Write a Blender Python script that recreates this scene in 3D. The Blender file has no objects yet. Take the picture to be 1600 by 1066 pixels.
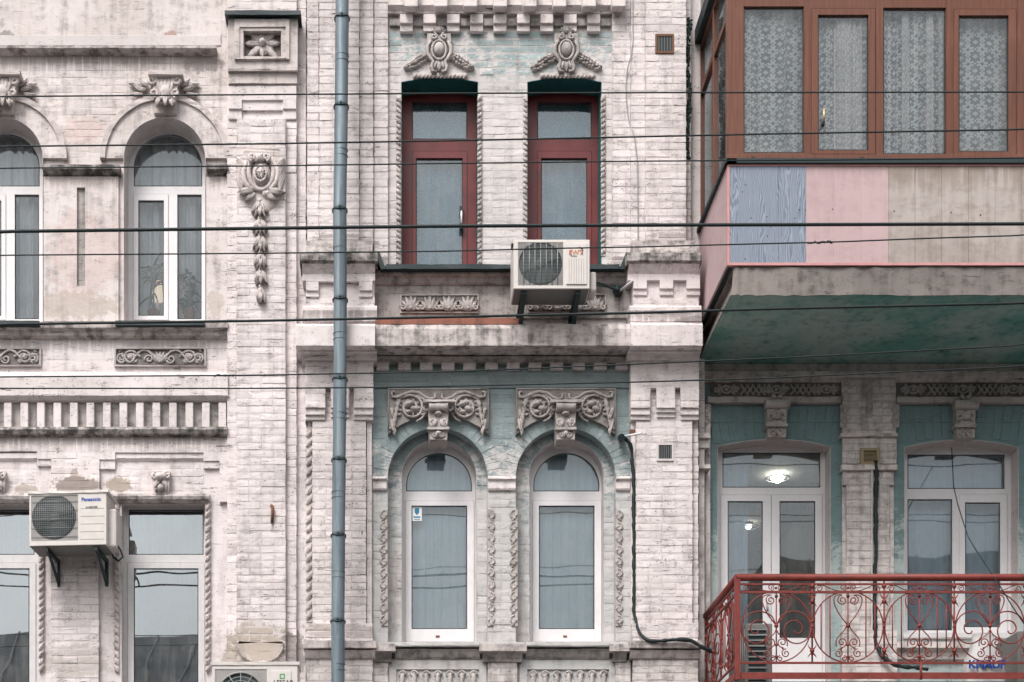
import bpy, bmesh, math, random
from mathutils import Vector, Matrix
from mathutils.geometry import tessellate_polygon
R = math.radians
PI = math.pi
random.seed(7)

# ------------------------------------------------------------------ camera, sky, sun, exposure
# The facade plane is y = 0 and faces -y.  156 px of the photograph are one metre on it; the camera
# stands 16 m in front of it at eye height, level, with a lens shifted upwards.
S, CX, HY, D, EYE = 156.0, 600.0, 1580.0, 16.0, 1.6
sc = bpy.context.scene
cam_d = bpy.data.cameras.new('camera')
cam = bpy.data.objects.new('camera', cam_d)
sc.collection.objects.link(cam)
cam.location = (0, -D, EYE)
cam.rotation_euler = (R(90), 0, 0)
cam_d.sensor_width = 36.0
cam_d.lens = S * D / 1600.0 * 36.0
cam_d.shift_x = (800 - CX) / 1600.0
cam_d.shift_y = (HY - 533) / 1600.0
cam_d.clip_end = 3000
sc.camera = cam

SUN_EL, SUN_AZ = 53.0, 208.0     # elevation, and compass-like azimuth the light comes from (180 = straight on)
world = bpy.data.worlds.new('World')
sc.world = world
world.use_nodes = True
wn = world.node_tree
wn.nodes.clear()
sky = wn.nodes.new('ShaderNodeTexSky')
sky.sky_type = 'NISHITA'
sky.sun_disc = False
sky.sun_elevation = R(SUN_EL)
sky.sun_rotation = R(SUN_AZ)
sky.air_density = 1.6
sky.dust_density = 6.0
sky.ozone_density = 1.0
hsv = wn.nodes.new('ShaderNodeHueSaturation')
hsv.inputs['Saturation'].default_value = 0.22
bg = wn.nodes.new('ShaderNodeBackground')
bg.inputs['Strength'].default_value = 0.14
wo = wn.nodes.new('ShaderNodeOutputWorld')
wn.links.new(sky.outputs[0], hsv.inputs['Color'])
# an overcast is never quite even: soft cloud mottling over the whole dome
tc = wn.nodes.new('ShaderNodeTexCoord')
cn = wn.nodes.new('ShaderNodeTexNoise')
cn.inputs['Scale'].default_value = 3.2; cn.inputs['Detail'].default_value = 5; cn.inputs['Roughness'].default_value = 0.55
wn.links.new(tc.outputs['Generated'], cn.inputs['Vector'])
cr = wn.nodes.new('ShaderNodeMapRange')
cr.inputs[1].default_value = 0.3; cr.inputs[2].default_value = 0.7; cr.inputs[3].default_value = 0.78; cr.inputs[4].default_value = 1.2
wn.links.new(cn.outputs[0], cr.inputs[0])
cm = wn.nodes.new('ShaderNodeVectorMath'); cm.operation = 'SCALE'
wn.links.new(hsv.outputs[0], cm.inputs[0]); wn.links.new(cr.outputs[0], cm.inputs['Scale'])
wn.links.new(cm.outputs[0], bg.inputs['Color'])
wn.links.new(bg.outputs[0], wo.inputs['Surface'])

sun_d = bpy.data.lights.new('sun', 'SUN')
sun_d.energy = 1.45
sun_d.angle = R(22)
sun_d.color = (1.0, 0.95, 0.92)
sun = bpy.data.objects.new('sun', sun_d)
sc.collection.objects.link(sun)
_az = R(SUN_AZ)
_dir = Vector((math.sin(_az) * math.cos(R(SUN_EL)), math.cos(_az) * math.cos(R(SUN_EL)), math.sin(R(SUN_EL))))
sun.rotation_euler = _dir.to_track_quat('Z', 'Y').to_euler()
sun.location = _dir * 60

sc.view_settings.view_transform = 'Standard'
sc.view_settings.look = 'None'
sc.view_settings.exposure = 0.52
sc.view_settings.gamma = 1.0
sc.view_settings.use_curve_mapping = False
sc.cycles.use_denoising = True
sc.cycles.max_bounces = 8
sc.cycles.transparent_max_bounces = 16
sc.cycles.caustics_reflective = False
sc.cycles.caustics_refractive = False

# ------------------------------------------------------------------ pixel -> place helpers
# d is the distance a surface stands out from the facade plane, in metres (negative: set back).
def X(px, d=0.0): return (px - CX) / S * (D - d) / D
def Z(py, d=0.0): return EYE + (HY - py) / S * (D - d) / D
def W(px, py, d=0.0): return (X(px, d), -d, Z(py, d))
def PX(d=0.0): return (D - d) / D / S      # metres per pixel at d

# ------------------------------------------------------------------ materials
MATS = {}
class NT:
    def __init__(s, name):
        s.m = bpy.data.materials.new(name)
        s.m.use_nodes = True
        s.t = s.m.node_tree
        s.t.nodes.clear()
        s.out = s.t.nodes.new('ShaderNodeOutputMaterial')
        MATS[name] = s.m
    def n(s, typ, **kw):
        nd = s.t.nodes.new('ShaderNode' + typ)
        for k, v in kw.items():
            setattr(nd, k, v)
        return nd
    def set(s, inp, v):
        if isinstance(v, bpy.types.NodeSocket): s.t.links.new(v, inp)
        elif isinstance(v, (tuple, list)) and len(v) == 3 and inp.type == 'RGBA': inp.default_value = (*v, 1)
        else: inp.default_value = v
    def math(s, op, a, b=0.0, clamp=False):
        nd = s.n('Math', operation=op, use_clamp=clamp)
        s.set(nd.inputs[0], a); s.set(nd.inputs[1], b)
        return nd.outputs[0]
    def mix(s, f, a, b, blend='MIX'):
        nd = s.n('Mix', data_type='RGBA', blend_type=blend)
        s.set(nd.inputs[0], f); s.set(nd.inputs[6], a); s.set(nd.inputs[7], b)
        return nd.outputs[2]
    def pos(s): return s.n('NewGeometry').outputs['Position']
    def scale(s, v, xyz):
        nd = s.n('Vector' 'Math', operation='MULTIPLY')
        s.set(nd.inputs[0], v); nd.inputs[1].default_value = xyz
        return nd.outputs[0]
    def noise(s, v, sc_, detail=4, rough=0.55, dist=0.0):
        nd = s.n('TexNoise')
        s.set(nd.inputs['Vector'], v)
        nd.inputs['Scale'].default_value = sc_; nd.inputs['Detail'].default_value = detail
        nd.inputs['Roughness'].default_value = rough; nd.inputs['Distortion'].default_value = dist
        return nd.outputs[0]
    def ramp(s, v, a, b, ca=0.0, cb=1.0):
        nd = s.n('MapRange', interpolation_type='SMOOTHSTEP')
        s.set(nd.inputs[0], v)
        nd.inputs[1].default_value = a; nd.inputs[2].default_value = b
        nd.inputs[3].default_value = ca; nd.inputs[4].default_value = cb
        return nd.outputs[0]
    def bump(s, h, strength=0.4, dist=0.01, normal=None):
        nd = s.n('Bump')
        nd.inputs['Strength'].default_value = strength; nd.inputs['Distance'].default_value = dist
        s.set(nd.inputs['Height'], h)
        if normal: s.set(nd.inputs['Normal'], normal)
        return nd.outputs[0]
    def bsdf(s, col, rough=0.8, metal=0.0, normal=None, spec=0.3, **kw):
        b = s.n('BsdfPrincipled')
        s.set(b.inputs['Base Color'], col); s.set(b.inputs['Roughness'], rough)
        s.set(b.inputs['Metallic'], metal); b.inputs['Specular IOR Level'].default_value = spec
        if normal: s.set(b.inputs['Normal'], normal)
        for k, v in kw.items(): s.set(b.inputs[k], v)
        s.t.links.new(b.outputs[0], s.out.inputs[0])
        return b

def wall_mat(name, base, base2, dirt, under, dirt_amt=0.5, chip=0.66, teal=None, tz=None, spots=(), bump=0.5, tealbias=0.5, scratch=0.6, dlo=0.55, speck=0.75, runs=()):
    m = NT(name)
    p = m.pos()
    big = m.noise(p, 1.3, 5, 0.6)
    mid = m.noise(m.scale(p, (1, 1, 1.5)), 7.0, 6, 0.68)
    streak = m.noise(m.scale(p, (13, 13, 1.1)), 1.0, 5, 0.6)
    fine = m.noise(p, 75.0, 4, 0.6)
    horiz = m.noise(m.scale(p, (5.0, 5.0, 40.0)), 1.0, 5, 0.65, 0.5)
    col = m.mix(m.ramp(big, 0.36, 0.66), base, base2)
    if teal:
        z = m.n('SeparateXYZ'); m.set(z.inputs[0], p)
        k = m.ramp(z.outputs[2], tz[0], tz[1])
        k = m.math('ADD', k, m.math('MULTIPLY', m.math('SUBTRACT', mid, 0.5), 1.5))
        k = m.math('ADD', k, m.math('MULTIPLY', m.math('SUBTRACT', big, 0.5), 1.1))
        k = m.math('ADD', k, m.math('MULTIPLY', m.math('SUBTRACT', m.noise(m.scale(p, (1, 1, 1.8)), 24.0, 6, 0.7), 0.5), 1.1))
        k = m.ramp(k, tealbias - 0.12, tealbias + 0.2, 0.08, 0.95)
        t2 = m.mix(m.ramp(fine, 0.3, 0.7), teal, tuple(c * 0.82 for c in teal))
        col = m.mix(k, col, t2)
    dm = m.ramp(m.math('MULTIPLY', m.math('ADD', m.math('MULTIPLY', mid, 0.65), m.math('MULTIPLY', streak, 0.55)), 1.0), dlo, dlo + 0.27)
    col = m.mix(m.math('MULTIPLY', dm, dirt_amt), col, dirt)
    sp = m.ramp(m.math('ADD', m.noise(m.scale(p, (1, 1, 1.7)), 48.0, 3, 0.6), m.math('MULTIPLY', m.math('SUBTRACT', mid, 0.5), 0.55)), 0.655, 0.695)
    col = m.mix(m.math('MULTIPLY', sp, speck), col, tuple(c * 0.7 for c in dirt))
    # fine scratches along the courses where the paint has cracked
    hm = m.ramp(horiz, 0.625, 0.655)
    hm = m.math('MULTIPLY', hm, m.ramp(big, 0.36, 0.58))
    col = m.mix(m.math('MULTIPLY', hm, scratch), col, tuple(c * 0.6 for c in dirt))
    if chip < 1:
        ch = m.noise(p, 15.0, 9, 0.72)
        cm = m.ramp(m.math('ADD', ch, m.math('MULTIPLY', m.math('SUBTRACT', big, 0.5), 0.25)), chip, chip + 0.035)
        col = m.mix(cm, col, under)
    for (rx0, rx1, ry, rl, c, amt) in runs:     # rain streaks that start at a ledge and thin out downwards
        q = m.n('SeparateXYZ'); m.set(q.inputs[0], p)
        k = m.math('MULTIPLY', m.ramp(q.outputs[2], Z(ry + rl), Z(ry)), m.math('LESS_THAN', q.outputs[2], Z(ry - 3)))
        k = m.math('MULTIPLY', k, m.math('MULTIPLY', m.math('GREATER_THAN', q.outputs[0], X(rx0)), m.math('LESS_THAN', q.outputs[0], X(rx1))))
        st = m.noise(m.scale(p, (24, 24, 0.7)), 1.0, 5, 0.65)
        k = m.math('MULTIPLY', k, m.ramp(m.math('ADD', st, m.math('MULTIPLY', k, 0.22)), 0.50, 0.70))
        col = m.mix(m.math('MULTIPLY', k, amt), col, c)
    # every brick took the paint a little differently
    at = m.n('Attribute', attribute_name='tone')
    tv = m.n('VectorMath', operation='SCALE'); m.set(tv.inputs[0], col); m.set(tv.inputs['Scale'], m.math('ADD', m.math('MULTIPLY', at.outputs['Fac'], 0.06), 1.0))
    col = tv.outputs[0]
    for (sx, sy, rx, rz, c, amt) in spots:
        v = m.n('VectorMath', operation='SUBTRACT'); m.set(v.inputs[0], p); v.inputs[1].default_value = (X(sx), 0, Z(sy))
        v2 = m.scale(v.outputs[0], (1 / (rx / S), 0, 1 / (rz / S)))
        ln = m.n('VectorMath', operation='LENGTH'); m.set(ln.inputs[0], v2)
        e = m.math('ADD', ln.outputs[1], m.math('MULTIPLY', m.math('SUBTRACT', m.noise(p, 11, 7, 0.7), 0.5), 2.4))
        col = m.mix(m.math('MULTIPLY', m.ramp(e, 1.06, 0.82), amt), col, c)
    h = m.math('ADD', m.math('MULTIPLY', mid, 0.9), m.math('MULTIPLY', fine, 0.35))
    m.bsdf(col, 0.86, normal=m.bump(h, bump, 0.012), spec=0.2)
    return m.m

WHITE, WHITE2 = (0.735, 0.672, 0.668), (0.63, 0.575, 0.568)
DIRT, UNDER = (0.20, 0.175, 0.168), (0.36, 0.30, 0.26)
TEAL = (0.265, 0.335, 0.345)
BROWN = (0.30, 0.245, 0.19)
wall_mat('stucco_left', (0.70, 0.64, 0.63), (0.59, 0.53, 0.515), DIRT, (0.56, 0.40, 0.375), 0.66, 0.64, dlo=0.54, runs=[(-520, 340, 86, 46, DIRT, 0.75), (-520, 356, 275, 40, (0.3, 0.24, 0.22), 0.6)],
         spots=[(265, 60, 16, 13, (0.38, 0.26, 0.22), 0.85), (135, 400, 60, 70, (0.60, 0.46, 0.44), 0.45), (318, 100, 34, 14, DIRT, 0.6),
                (10, 62, 16, 14, DIRT, 0.7), (130, 205, 34, 22, (0.60, 0.45, 0.42), 0.5), (120, 480, 70, 20, (0.45, 0.38, 0.33), 0.6), (338, 480, 14, 24, (0.45, 0.38, 0.33), 0.55)])
wall_mat('brick_left', WHITE, WHITE2, DIRT, UNDER, 0.42, 0.675, dlo=0.545, speck=0.95, scratch=0.95, runs=[(-520, 356, 682, 40, DIRT, 0.7), (-520, 356, 530, 34, DIRT, 0.55), (80, 155, 852, 60, DIRT, 0.5)],
         spots=[(122, 760, 38, 14, (0.25, 0.21, 0.19), 0.9), (186, 758, 22, 13, BROWN, 0.75), (40, 764, 18, 8, BROWN, 0.6), (117, 742, 6, 6, BROWN, 0.6),
                (408, 1010, 52, 34, (0.36, 0.305, 0.25), 0.75), (365, 1030, 20, 30, (0.35, 0.30, 0.26), 0.7), (115, 1035, 55, 26, (0.42, 0.37, 0.34), 0.6), (460, 1020, 20, 34, DIRT, 0.7)])
wall_mat('brick_white', WHITE, WHITE2, DIRT, UNDER, 0.42, 0.675, bump=0.65, dlo=0.545, speck=0.95, scratch=0.95, runs=[(470, 1100, 408, 50, DIRT, 0.7), (470, 1100, 1010, 40, DIRT, 0.6), (470, 1100, 504, 30, DIRT, 0.7)],
         spots=[(1050, 385, 60, 12, (0.24, 0.21, 0.20), 0.6), (530, 990, 60, 12, (0.33, 0.28, 0.25), 0.6), (1070, 520, 22, 12, DIRT, 0.7), (535, 385, 60, 9, DIRT, 0.6)])
wall_mat('brick_bay', (0.66, 0.60, 0.59), (0.60, 0.56, 0.55), DIRT, UNDER, 0.32, 0.72, teal=(0.34, 0.43, 0.44), tz=(Z(230), Z(30)), tealbias=0.71)
wall_mat('brick_teal', (0.56, 0.53, 0.52), (0.50, 0.50, 0.495), DIRT, UNDER, 0.45, 0.72, teal=TEAL, tz=(Z(900), Z(600)), tealbias=0.50)
wall_mat('teal_right', (0.42, 0.47, 0.46), (0.34, 0.42, 0.415), (0.15, 0.17, 0.17), UNDER, 0.5, 0.74, teal=(0.175, 0.27, 0.28), tz=(Z(1000), Z(690)), tealbias=0.42)
wall_mat('brick_right', (0.66, 0.605, 0.585), (0.56, 0.515, 0.50), DIRT, UNDER, 0.7, 0.69, scratch=0.8, dlo=0.52)
for _m, _c in (('brick_left', WHITE2), ('brick_white', WHITE2), ('brick_right', (0.5, 0.46, 0.45)), ('brick_teal', (0.40, 0.42, 0.42)), ('brick_bay', (0.62, 0.58, 0.575)), ('ledge_grey', (0.36, 0.335, 0.32)), ('stucco_left', (0.5, 0.45, 0.44)), ('teal_right', (0.2, 0.29, 0.3))):
    wall_mat('mortar_' + _m, tuple(c * 0.98 for c in _c), tuple(c * 0.82 for c in _c), tuple(c * 0.35 for c in _c), _c, 0.7, 0.7, bump=0.3)
wall_mat('ledge_black', (0.50, 0.455, 0.44), (0.36, 0.325, 0.31), (0.055, 0.055, 0.052), UNDER, 0.95, 0.70, dlo=0.43)
wall_mat('ledge', (0.56, 0.505, 0.49), (0.46, 0.415, 0.40), (0.10, 0.092, 0.088), UNDER, 0.9, 0.68, dlo=0.50)
wall_mat('ledge_grey', (0.44, 0.40, 0.385), (0.36, 0.335, 0.32), (0.12, 0.115, 0.11), UNDER, 0.8, 0.68, dlo=0.50)
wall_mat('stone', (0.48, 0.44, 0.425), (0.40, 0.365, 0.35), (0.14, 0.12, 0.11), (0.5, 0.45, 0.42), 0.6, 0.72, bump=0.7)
wall_mat('stone_mid', (0.31, 0.285, 0.275), (0.25, 0.23, 0.22), (0.08, 0.07, 0.065), (0.4, 0.36, 0.33), 0.6, 0.72, bump=0.6)  # spandrel ground: shade of the carved grooves put into its colour
wall_mat('stone_grime_shade', (0.22, 0.20, 0.19), (0.16, 0.145, 0.14), (0.05, 0.045, 0.04), (0.3, 0.26, 0.24), 0.6, 0.72, bump=0.6)  # sunk ornament grounds: grime, plus crevice shade put into the colour
wall_mat('stone_white', (0.62, 0.555, 0.54), (0.53, 0.475, 0.46), (0.17, 0.15, 0.14), (0.45, 0.4, 0.36), 0.6, 0.74, bump=0.6)
wall_mat('reveal_white', (0.62, 0.575, 0.57), (0.56, 0.52, 0.515), (0.35, 0.31, 0.29), UNDER, 0.4, 1.0, bump=0.15, scratch=0.1)
wall_mat('reveal_teal', (0.03, 0.125, 0.13), (0.022, 0.10, 0.105), (0.015, 0.05, 0.055), UNDER, 0.4, 1.0, bump=0.3)
wall_mat('concrete', (0.25, 0.22, 0.205), (0.19, 0.17, 0.16), (0.06, 0.055, 0.05), (0.5, 0.46, 0.43), 0.7, 0.725, bump=0.6)
wall_mat('soffit_green', (0.33, 0.43, 0.405), (0.13, 0.31, 0.27), (0.03, 0.125, 0.105), (0.36, 0.37, 0.35), 0.6, 0.73, bump=0.4, dlo=0.55, speck=0.1)
wall_mat('rusty_strip', (0.30, 0.12, 0.085), (0.22, 0.11, 0.085), (0.10, 0.06, 0.05), (0.4, 0.35, 0.3), 0.7, 0.66)
wall_mat('asphalt', (0.06, 0.06, 0.062), (0.045, 0.045, 0.047), (0.03, 0.03, 0.03), (0.08, 0.08, 0.08), 0.5, 0.75)
wall_mat('paving', (0.21, 0.205, 0.20), (0.17, 0.165, 0.16), (0.08, 0.08, 0.08), (0.25, 0.24, 0.23), 0.5, 0.75)
wall_mat('ground_earth', (0.12, 0.115, 0.105), (0.09, 0.088, 0.08), (0.05, 0.05, 0.05), (0.14, 0.13, 0.12), 0.5, 0.75)
wall_mat('house_wall', (0.34, 0.32, 0.29), (0.28, 0.265, 0.25), DIRT, UNDER, 0.5, 0.75)
wall_mat('roof_sheet', (0.17, 0.185, 0.195), (0.14, 0.155, 0.165), (0.15, 0.10, 0.08), (0.08, 0.09, 0.09), 0.5, 0.75)
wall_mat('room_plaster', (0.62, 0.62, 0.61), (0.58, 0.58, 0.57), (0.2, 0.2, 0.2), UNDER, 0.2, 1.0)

def plain(name, col, rough=0.5, metal=0.0, var=0.12, bump=0.1, dirt=0.25, nscale=9.0, spec=0.4, dirtcol=None):
    m = NT(name)
    p = m.pos()
    a = m.noise(p, nscale, 5, 0.6)
    st = m.noise(m.scale(p, (40, 40, 3)), 1.0, 4, 0.6)
    c = m.mix(m.ramp(a, 0.3, 0.7), tuple(x * (1 - var) for x in col), tuple(min(1, x * (1 + var)) for x in col))
    dcol = dirtcol or tuple(x * 0.45 for x in col)
    c = m.mix(m.math('MULTIPLY', m.ramp(m.math('ADD', m.math('MULTIPLY', a, 0.5), m.math('MULTIPLY', st, 0.5)), 0.52, 0.72), dirt), c, dcol)
    m.bsdf(c, m.ramp(a, 0.3, 0.7, rough * 0.85, min(1, rough * 1.15)), metal, normal=m.bump(m.noise(p, nscale * 6, 3), bump, 0.004), spec=spec)
    return m.m
plain('pvc', (0.72, 0.70, 0.715), 0.35, dirt=0.22, dirtcol=(0.42, 0.36, 0.31), var=0.04, bump=0.03)
plain('pvc_old', (0.60, 0.585, 0.59), 0.4, dirt=0.4, dirtcol=(0.34, 0.30, 0.27), var=0.06, bump=0.04)
plain('frame_red', (0.128, 0.017, 0.019), 0.42, dirt=0.35, var=0.2, nscale=5, bump=0.08)
plain('gasket', (0.012, 0.02, 0.022), 0.6, var=0.05, dirt=0)
plain('sill_metal', (0.012, 0.026, 0.03), 0.5, 0.0, dirt=0.3)
plain('sill_grey', (0.30, 0.29, 0.285), 0.5, 0.3, dirt=0.5)
plain('black', (0.010, 0.022, 0.024), 0.55, dirt=0.1)
plain('cable_black', (0.006, 0.014, 0.016), 0.6, dirt=0.0, bump=0.0)
plain('iron_dark', (0.018, 0.035, 0.038), 0.55, 0.2)
plain('ac_white', (0.61, 0.57, 0.545), 0.46, dirt=0.42, dirtcol=(0.38, 0.33, 0.29), var=0.05, bump=0.03)
plain('ac_grey', (0.30, 0.285, 0.275), 0.5, dirt=0.3)
plain('ac_under', (0.17, 0.165, 0.16), 0.6, dirt=0.5)
plain('fan_dark', (0.02, 0.036, 0.04), 0.5)
plain('fan_grey', (0.06, 0.075, 0.078), 0.55)
plain('wire_grey', (0.30, 0.31, 0.31), 0.4, 0.3)
plain('rail_red', (0.18, 0.030, 0.023), 0.55, dirt=0.4, dirtcol=(0.10, 0.028, 0.022), nscale=14, var=0.2)
plain('trim_pink', (0.52, 0.26, 0.255), 0.55, dirt=0.3)
plain('leaf_dark', (0.05, 0.10, 0.07), 0.5)
plain('terracotta', (0.25, 0.10, 0.06), 0.8)
plain('blind', (0.80, 0.87, 0.88), 0.7, dirt=0.05, var=0.03)
plain('sticker_white', (0.75, 0.77, 0.78), 0.4, dirt=0)
plain('sticker_blue', (0.02, 0.20, 0.34), 0.4, dirt=0)
plain('ink_blue', (0.01, 0.07, 0.36), 0.4, dirt=0)
plain('ink_black', (0.03, 0.035, 0.04), 0.4, dirt=0)
plain('ink_green', (0.06, 0.30, 0.12), 0.4, dirt=0)
plain('ink_orange', (0.55, 0.20, 0.08), 0.4, dirt=0)
plain('bag_white', (0.60, 0.59, 0.585), 0.55, dirt=0.3, bump=0.5)
plain('box_yellow', (0.28, 0.22, 0.13), 0.6, dirt=0.5)
plain('duct_green', (0.03, 0.05, 0.045), 0.6, dirt=0.3)
plain('rust', (0.16, 0.07, 0.04), 0.8, dirt=0.5)
plain('brass', (0.55, 0.42, 0.25), 0.35, 0.4)

def pipe_mat():
    m = NT('zinc')
    p = m.pos()
    a = m.noise(m.scale(p, (18, 18, 1.6)), 1.0, 6, 0.65)
    b = m.noise(p, 16, 5, 0.65)
    c = m.mix(m.ramp(a, 0.3, 0.7), (0.14, 0.185, 0.22), (0.23, 0.275, 0.305))
    c = m.mix(m.math('MULTIPLY', m.ramp(b, 0.55, 0.75), 0.5), c, (0.34, 0.36, 0.37))
    dr = m.noise(m.scale(p, (30, 30, 0.9)), 1.0, 6, 0.65)
    c = m.mix(m.math('MULTIPLY', m.ramp(dr, 0.52, 0.68), 0.6), c, (0.075, 0.085, 0.09))
    rs = m.noise(p, 9, 7, 0.7)
    c = m.mix(m.math('MULTIPLY', m.ramp(rs, 0.62, 0.70), 0.55), c, (0.17, 0.10, 0.065))
    m.bsdf(c, m.ramp(b, 0.3, 0.7, 0.38, 0.6), 0.35, normal=m.bump(a, 0.12, 0.006))
pipe_mat()

def wood_pvc():
    m = NT('frame_brown')
    p = m.pos()
    g = m.noise(m.scale(p, (55, 55, 2.2)), 1.0, 5, 0.6, 0.4)
    b = m.noise(p, 2.5, 4)
    c = m.mix(m.ramp(g, 0.3, 0.72), (0.165, 0.064, 0.038), (0.105, 0.04, 0.026))
    c = m.mix(m.math('MULTIPLY', m.ramp(b, 0.5, 0.8), 0.4), c, (0.23, 0.10, 0.07))
    m.bsdf(c, 0.42, normal=m.bump(g, 0.06, 0.003))
wood_pvc()

def yg(py, d=1.2): return HY - (HY - py) * (D - d) / D      # pixel row on the balcony front -> row on the facade plane
def xg(px, d=1.2): return CX + (px - CX) * (D - d) / D
wall_mat('panel_pink', (0.50, 0.375, 0.385), (0.47, 0.345, 0.355), (0.30, 0.21, 0.21), (0.4, 0.3, 0.3), 0.30, 1.0, bump=0.05, scratch=0.0, speck=0.15,
         runs=[(xg(1255), xg(1400), yg(258), 26, (0.33, 0.24, 0.24), 0.6)])
wall_mat('panel_beige', (0.43, 0.385, 0.365), (0.36, 0.315, 0.295), (0.25, 0.21, 0.185), (0.4, 0.3, 0.3), 0.75, 1.0, bump=0.05, scratch=0.0, speck=0.2, dlo=0.50,
         runs=[(xg(1380), xg(2050), yg(258), 60, (0.24, 0.19, 0.155), 0.7)])
def panel_greywood():
    m = NT('panel_greywood')
    p = m.pos()
    sx = m.n('SeparateXYZ'); m.set(sx.inputs[0], p)
    n1 = m.noise(m.scale(p, (5, 5, 0.9)), 1.0, 3, 0.5)
    w = m.n('TexWave', wave_type='BANDS', bands_direction='X')
    v = m.n('CombineXYZ'); m.set(v.inputs[0], m.math('ADD', sx.outputs[0], m.math('MULTIPLY', n1, 0.28))); m.set(v.inputs[2], m.math('MULTIPLY', sx.outputs[2], 0.25))
    m.set(w.inputs['Vector'], v.outputs[0]); w.inputs['Scale'].default_value = 24; w.inputs['Distortion'].default_value = 3.2; w.inputs['Detail'].default_value = 4; w.inputs['Detail Scale'].default_value = 1.2
    f = m.noise(m.scale(p, (90, 90, 4)), 1.0, 4, 0.6)
    k = m.math('ADD', m.math('MULTIPLY', w.outputs[0], 0.45), m.math('MULTIPLY', f, 0.6))
    c = m.mix(m.ramp(k, 0.3, 0.95), (0.155, 0.185, 0.245), (0.32, 0.355, 0.42))
    m.bsdf(c, 0.5, spec=0.3)
panel_greywood()

def glass_mat(name, refl=0.16, tint=(0.77, 0.88, 0.94), wav=0.012):
    m = NT(name)
    p = m.pos()
    tr = m.n('BsdfTransparent'); m.set(tr.inputs[0], tint)
    gl = m.n('BsdfGlossy'); gl.inputs['Roughness'].default_value = 0.012; m.set(gl.inputs[0], (0.85, 0.925, 0.98))
    nb = m.bump(m.noise(p, 1.6, 1, 0.4), wav, 0.2)
    m.set(gl.inputs['Normal'], nb)
    fr = m.n('Fresnel'); fr.inputs[0].default_value = 1.45
    k = m.math('ADD', m.math('MULTIPLY', fr.outputs[0], 1.2), refl - 0.04, clamp=True)
    mx = m.n('MixShader'); m.set(mx.inputs[0], k)
    m.t.links.new(tr.outputs[0], mx.inputs[1]); m.t.links.new(gl.outputs[0], mx.inputs[2])
    du = m.n('BsdfDiffuse'); m.set(du.inputs[0], (0.55, 0.54, 0.52))
    dk = m.ramp(m.math('ADD', m.math('MULTIPLY', m.noise(p, 6, 5, 0.6), 0.6), m.math('MULTIPLY', m.noise(m.scale(p, (30, 30, 2)), 1, 4, 0.6), 0.5)), 0.42, 0.75, 0.015, 0.14)
    mx2 = m.n('MixShader'); m.set(mx2.inputs[0], dk)
    m.t.links.new(mx.outputs[0], mx2.inputs[1]); m.t.links.new(du.outputs[0], mx2.inputs[2])
    m.t.links.new(mx2.outputs[0], m.out.inputs[0])
glass_mat('glass', 0.13)
glass_mat('glass_clear', 0.08, (0.92, 0.94, 0.95))
glass_mat('glass_mirror', 0.36, (0.75, 0.8, 0.82), 0.02)

def sheer(name, col, opac, pat=None, nscale=60):
    m = NT(name)
    tr = m.n('BsdfTransparent')
    df = m.n('BsdfDiffuse'); m.set(df.inputs[0], col)
    tl = m.n('BsdfTranslucent'); m.set(tl.inputs[0], col)
    a = m.n('MixShader'); a.inputs[0].default_value = 0.12
    m.t.links.new(df.outputs[0], a.inputs[1]); m.t.links.new(tl.outputs[0], a.inputs[2])
    k = opac
    if pat == 'lace':
        uv = m.n('UVMap').outputs[0]
        sv = m.n('SeparateXYZ'); m.set(sv.inputs[0], uv)
        # cells 0.125 m: diamond at the cell centre, a dot at each corner and mid edge, C scrolls at the four quarters
        def cell(v, off=0.0): return m.math('SUBTRACT', m.math('FRACT', m.math('ADD', v, off)), 0.5)
        u, v = sv.outputs[0], sv.outputs[1]
        cu, cv = cell(u), cell(v)
        au, av = m.math('ABSOLUTE', cu), m.math('ABSOLUTE', cv)
        dia = m.ramp(m.math('ADD', m.math('MULTIPLY', au, 0.85), m.math('MULTIPLY', av, 1.15)), 0.205, 0.175)
        eu, ev = m.math('SUBTRACT', au, 0.27), m.math('SUBTRACT', av, 0.255)
        rr = m.math('SQRT', m.math('ADD', m.math('MULTIPLY', eu, eu), m.math('MULTIPLY', ev, ev)))
        ring = m.math('MULTIPLY', m.ramp(rr, 0.25, 0.225), m.ramp(rr, 0.075, 0.10))
        gap = m.ramp(m.math('ADD', m.math('MULTIPLY', eu, 0.9), m.math('MULTIPLY', ev, 0.7)), -0.085, -0.05)
        ring = m.math('MULTIPLY', ring, gap)
        du, dv = m.math('SUBTRACT', au, 0.5), m.math('SUBTRACT', av, 0.5)
        dot1 = m.ramp(m.math('SQRT', m.math('ADD', m.math('MULTIPLY', cu, cu), m.math('MULTIPLY', dv, dv))), 0.085, 0.06)
        dot2 = m.ramp(m.math('SQRT', m.math('ADD', m.math('MULTIPLY', du, du), m.math('MULTIPLY', cv, cv))), 0.085, 0.06)
        k = m.math('MAXIMUM', m.math('MAXIMUM', dia, ring), m.math('MAXIMUM', dot1, dot2))
        k = m.math('ADD', m.math('MULTIPLY', k, 0.74), opac, clamp=True)
    elif pat == 'floral':
        uv = m.n('UVMap').outputs[0]
        nz = m.noise(uv, 5.0, 5, 0.7, 2.2)
        k = m.ramp(nz, 0.46, 0.56, opac, min(1, opac + 0.35))
    b = m.n('MixShader'); m.set(b.inputs[0], k)
    m.t.links.new(tr.outputs[0], b.inputs[1]); m.t.links.new(a.outputs[0], b.inputs[2])
    m.t.links.new(b.outputs[0], m.out.inputs[0])
sheer('lace', (0.94, 0.98, 1.0), 0.30, 'lace')
sheer('lace_dense', (0.95, 0.93, 0.93), 0.62, 'lace')
sheer('lace_blue', (0.27, 0.47, 0.585), 0.66, 'floral')
sheer('sheer', (0.72, 0.78, 0.84), 0.86)
sheer('sheer_thin', (0.62, 0.66, 0.68), 0.5)

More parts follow.
